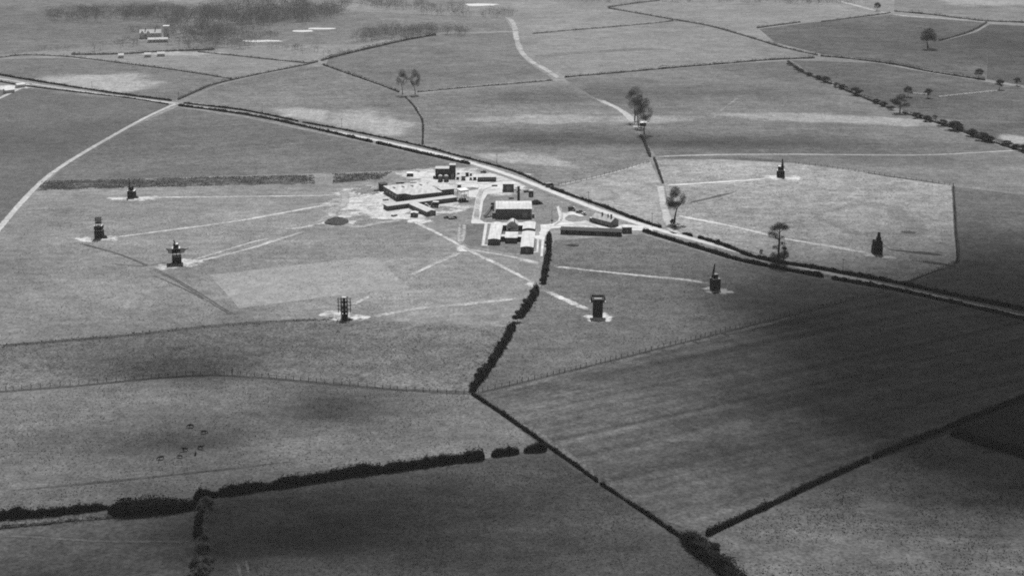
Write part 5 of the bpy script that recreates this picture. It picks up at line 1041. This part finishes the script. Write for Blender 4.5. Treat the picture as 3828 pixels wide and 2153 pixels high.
# ------------------------------------------------------------------ cattle
def cow_mesh(name, graze, seed, scale=1.0):
    rn = random.Random(seed)
    j = {'pel': (0, -.75, 1.15, .30, .36), 'bel': (0, -.1, 1.05, .36, .40), 'chest': (0, .55, 1.12, .30, .40), 'neck': (0, .95, 1.28 if not graze else .95, .17, .24),
         'head': (0, 1.3, 1.42 if not graze else .45, .14, .16), 'muz': (0, 1.6, 1.25 if not graze else .14, .09, .09),
         'tail': (0, -1.08, 1.1, .05, .05), 'tail2': (0, -1.15, .55, .04, .04)}
    ed = [('pel', 'bel'), ('bel', 'chest'), ('chest', 'neck'), ('neck', 'head'), ('head', 'muz'), ('pel', 'tail'), ('tail', 'tail2')]
    for s, n_ in ((-1, 'l'), (1, 'r')):
        f = .12 * rn.choice((-1, 1)) * s
        j['fs' + n_] = (.22 * s, .52, .85, .15, .17); j['fk' + n_] = (.22 * s, .54 + f, .45, .08, .08); j['ff' + n_] = (.22 * s, .56 + f, .05, .07, .07)
        j['hs' + n_] = (.22 * s, -.72, .88, .18, .22); j['hk' + n_] = (.22 * s, -.62 - f, .66, .11, .12); j['hh' + n_] = (.22 * s, -.9 - f, .42, .08, .08); j['hf' + n_] = (.22 * s, -.84 - f, .05, .07, .07)
        j['ear' + n_] = (.26 * s, 1.2, j['head'][2] + .12, .05, .05)
        ed += [('chest', 'fs' + n_), ('fs' + n_, 'fk' + n_), ('fk' + n_, 'ff' + n_), ('pel', 'hs' + n_), ('hs' + n_, 'hk' + n_), ('hk' + n_, 'hh' + n_), ('hh' + n_, 'hf' + n_), ('head', 'ear' + n_)]
    ks = list(j); me = bpy.data.meshes.new('skel'); me.from_pydata([j[k][:3] for k in ks], [(ks.index(a), ks.index(b)) for a, b in ed], [])
    o = bpy.data.objects.new('skel', me); COL.objects.link(o)
    md = o.modifiers.new('s', 'SKIN'); sv = me.skin_vertices[0].data
    for i, k in enumerate(ks): sv[i].radius = j[k][3:]; sv[i].use_root = (k == 'pel')
    o.modifiers.new('u', 'SUBSURF').levels = 1
    dg = bpy.context.evaluated_depsgraph_get(); out = bpy.data.meshes.new_from_object(o.evaluated_get(dg)); out.name = name
    bpy.data.objects.remove(o); bpy.data.meshes.remove(me); out.materials.clear(); out.materials.append(M_cow); return out
M_cow = mat_plain('dark_hide', 0.009, var=.3, scale=2.0)
cows = [cow_mesh('cow', True, 1), cow_mesh('cow', False, 2), cow_mesh('cow', True, 4)]
for i, (lab, x, y, rz, k, s) in enumerate([('dark cow at the top of the herd', 480, 1075, 84, 0, 1.15), ('dark grazing cow at the right of the herd', 513, 1090, -70, 0, 1.05), ('dark cow in the middle of the herd', 465, 1134, 100, 1, 1.05), ('dark cow right of the middle one, nose to the right', 505, 1129, -95, 1, 1.05), ('cow seen end-on below the middle of the herd', 492, 1143, 10, 2, .95), ('small dark cow at the bottom of the herd', 453, 1151, 70, 2, .9), ('dark cow apart at the lower left of the herd', 405, 1155, 110, 0, 1.1)]):
    q = P(x, y); o = bpy.data.objects.new('cow', cows[k]); COL.objects.link(o); o.location = (q[0], q[1], 0.02); o.rotation_euler = (0, 0, R(rz)); o.scale = (s, s, s); tag(o, lab, 'cow', 'cattle grazing in the pasture')

# ------------------------------------------------------------------ far house and farm
t = building('country_house', 'pale gabled house in the far park', 'house', P(352, 98), R(8), 22, 9, 5.5, ('gx', 3.2), wm=M_lime, rm=M_lime, front=rowwin(12, 21, 3, 3.2, .9, 1.2), chim=[(6, 4.5, 8, 10.5, 1.0), (16, 4.5, 8, 10.5, 1.0)])
for x in (3.0, 9.0):
    g = MB(); g.box(x, -.8, -.1, 4.4, 1.6, 5.6); g.gable(x - 2.2, x + 2.2, -1.6, 0, 5.5, 3.2, 'y'); g.build('gable_front', M_lime, t)
building('house_tower', 'pale square tower right of the far gabled house', 'tower', P(412, 96), R(8), 6, 6, 12, ('flat',), wm=M_lime, rm=M_lime, front=[(3, 7, 1.2, 2)])
building('coach_house', 'low pale outbuilding before the far gabled house', 'building', P(372, 108), R(8), 20, 6, 3, ('gx', 1.6), wm=M_lime, rm=M_lime, front=rowwin(1, 19, 5, .8, 1.4, 1.4))
for lab, x, y, L in (('small white far cottage, rightmost of three below the park', 396, 143, 7), ('small white far cottage, middle of three below the park', 364, 145, 6), ('small white far cottage, leftmost of three below the park', 298, 147, 5)):
    building('cottage', lab, 'house', P(x, y), R(10), L, 5, 2.6, ('gx', 1.6), wm=M_lime, rm=M_lime, group='far white cottages')
pat('farm_yard', 10, 222, 26, 14, M_dust, z=Z_P + .03, seed=80, core=.5)
building('farm_shed', 'white shed at the farm on the left edge, upper of two', 'building', P(44, 222), R(38), 7, 5, 2.6, ('gx', 1.0), wm=M_white, rm=M_white)
building('farm_shed', 'white shed at the farm on the left edge, lower of two', 'building', P(14, 236), R(38), 8, 5, 2.6, ('gx', 1.0), wm=M_white, rm=M_white)
building('lane_shed', 'low pale-roofed shed under the elms by the lane', 'shed', P(1611, 317), R(3), 4.4, 4, 2.2, ('mono', .5), wm=M_black, rm=M_white)

# ------------------------------------------------------------------ air: cloud layer above, thin haze below
CL_Z = 620.0
off = SUN_DIR * (CL_Z / SUN_DIR.z)
CLOUDS = [  # shaded spots on the ground: x, y in the survey, half sizes in metres, depth
    (2630, 880, 105, 80, 6.0), (2380, 800, 65, 45, 1.3), (2250, 900, 50, 36, .9), (2430, 880, 60, 50, 1.3), (2130, 745, 40, 22, .8), (2560, 1030, 60, 40, 1.8), (2600, 700, 40, 16, .7), (2250, 690, 26, 8, .5), (2850, 780, 90, 60, 2.4),
    (700, 1262, 50, 13, 1.7), (500, 1340, 30, 12, .7), (1000, 1250, 60, 13, .8), (150, 1420, 40, 11, .8), (800, 1330, 45, 11, .9), (1250, 1380, 40, 12, .5),
    (150, 830, 75, 26, .25), (600, 850, 80, 26, .25), (1050, 900, 60, 25, .2), (850, 1012, 20, 10, 1.3), (460, 1085, 30, 10, 1.0), (170, 1115, 28, 8, .5), (460, 905, 28, 12, 1.2), (250, 920, 22, 10, .4), (1010, 1060, 16, 8, .4), (1050, 1090, 22, 8, .2),
    (1400, 345, 75, 15, .8), (1750, 352, 110, 15, .55), (1280, 250, 90, 22, .3), (1750, 230, 140, 26, .3), (965, 262, 16, 9, .5), (2250, 400, 110, 14, .35), (1980, 360, 90, 14, .4),
    (2250, 1030, 30, 8, .6), (1950, 955, 30, 8, .5), (2340, 1205, 20, 7, .6), (2400, 1290, 18, 7, .4), (1480, 1180, 28, 12, .35), (1900, 1150, 50, 12, .35), (1950, 730, 26, 10, .5),
    (100, 350, 110, 40, .25), (2400, 120, 200, 70, .3), (300, 60, 260, 120, .25), (-200, 700, 60, 40, .5), (300, 1520, 60, 20, .8), (1500, 1520, 60, 20, .5)]
gx0, gx1, gy0, gy1, gs = -620.0, 760.0, 380.0, 2300.0, 9.0
nx, ny = int((gx1 - gx0) / gs), int((gy1 - gy0) / gs)
X, Y = np.meshgrid(np.linspace(gx0, gx1, nx + 1), np.linspace(gy0, gy1, ny + 1))
TH = np.zeros_like(X); rn = np.random.default_rng(4)
for (x, y, rx, ry, dpt) in CLOUDS:
    c = P(x, y); TH += dpt * np.exp(-(((X - c[0]) / rx) ** 2 + ((Y - c[1]) / (ry * 1.6)) ** 2))
NZ = np.array([[mnoise.noise((X[j, i] * .011, Y[j, i] * .008, 3.1)) + 0.35 * mnoise.noise((X[j, i] * .03, Y[j, i] * .02, 7.7)) for i in range(nx + 1)] for j in range(ny + 1)])
TH = np.maximum(0.0, TH * (1 + .5 * NZ) - 0.02)
DENS = 0.05
TH = TH * SUN_DIR.z / DENS
vs = []; top = -np.ones(X.shape, int); bot = -np.ones(X.shape, int); fs = []
for j in range(ny + 1):
    for i in range(nx + 1):
        h = TH[j, i]; edge = i in (0, nx) or j in (0, ny)
        x, y = float(X[j, i] + off.x), float(Y[j, i] + off.y)
        bot[j, i] = len(vs); vs.append((x, y, CL_Z))
        if h > 1.2 and not edge: top[j, i] = len(vs); vs.append((x, y, CL_Z + float(h)))
        else: top[j, i] = bot[j, i]
for j in range(ny):
    for i in range(nx):
        q = [(j, i), (j, i + 1), (j + 1, i + 1), (j + 1, i)]
        if all(top[a] == bot[a] for a in q): continue
        for tri in ((q[0], q[1], q[2]), (q[0], q[2], q[3])):
            if all(top[a] == bot[a] for a in tri): continue
            fs.append(tuple(int(top[a]) for a in tri)); fs.append(tuple(int(bot[a]) for a in reversed(tri)))
me = bpy.data.meshes.new('clouds'); me.from_pydata(vs, [], fs)
m = bpy.data.materials.new('cloud_vapour'); m.use_nodes = True; n = m.node_tree; n.nodes.clear()
pv = n.nodes.new('ShaderNodeVolumePrincipled'); pv.inputs['Density'].default_value = DENS; pv.inputs['Color'].default_value = (.25, .25, .25, 1); pv.inputs['Anisotropy'].default_value = .3
n.links.new(pv.outputs[0], n.nodes.new('ShaderNodeOutputMaterial').inputs['Volume']); me.materials.append(m)
o = bpy.data.objects.new('clouds', me); COL.objects.link(o); tag(o, 'broken cloud drifting above the fields', 'clouds', kind='stuff')

hz = MB().box(0, 2350, -1.0, 6100, 5900, 262.0).build('haze', mat_plain('tmp', .5))
m = bpy.data.materials.new('haze_air'); m.use_nodes = True; n = m.node_tree; n.nodes.clear()
pv = n.nodes.new('ShaderNodeVolumePrincipled'); pv.inputs['Density'].default_value = 0.00004; pv.inputs['Color'].default_value = (.92, .92, .92, 1); pv.inputs['Anisotropy'].default_value = 0.1
n.links.new(pv.outputs[0], n.nodes.new('ShaderNodeOutputMaterial').inputs['Volume'])
hz.data.materials.clear(); hz.data.materials.append(m); tag(hz, 'thin pale haze over the whole countryside', 'haze', kind='stuff')
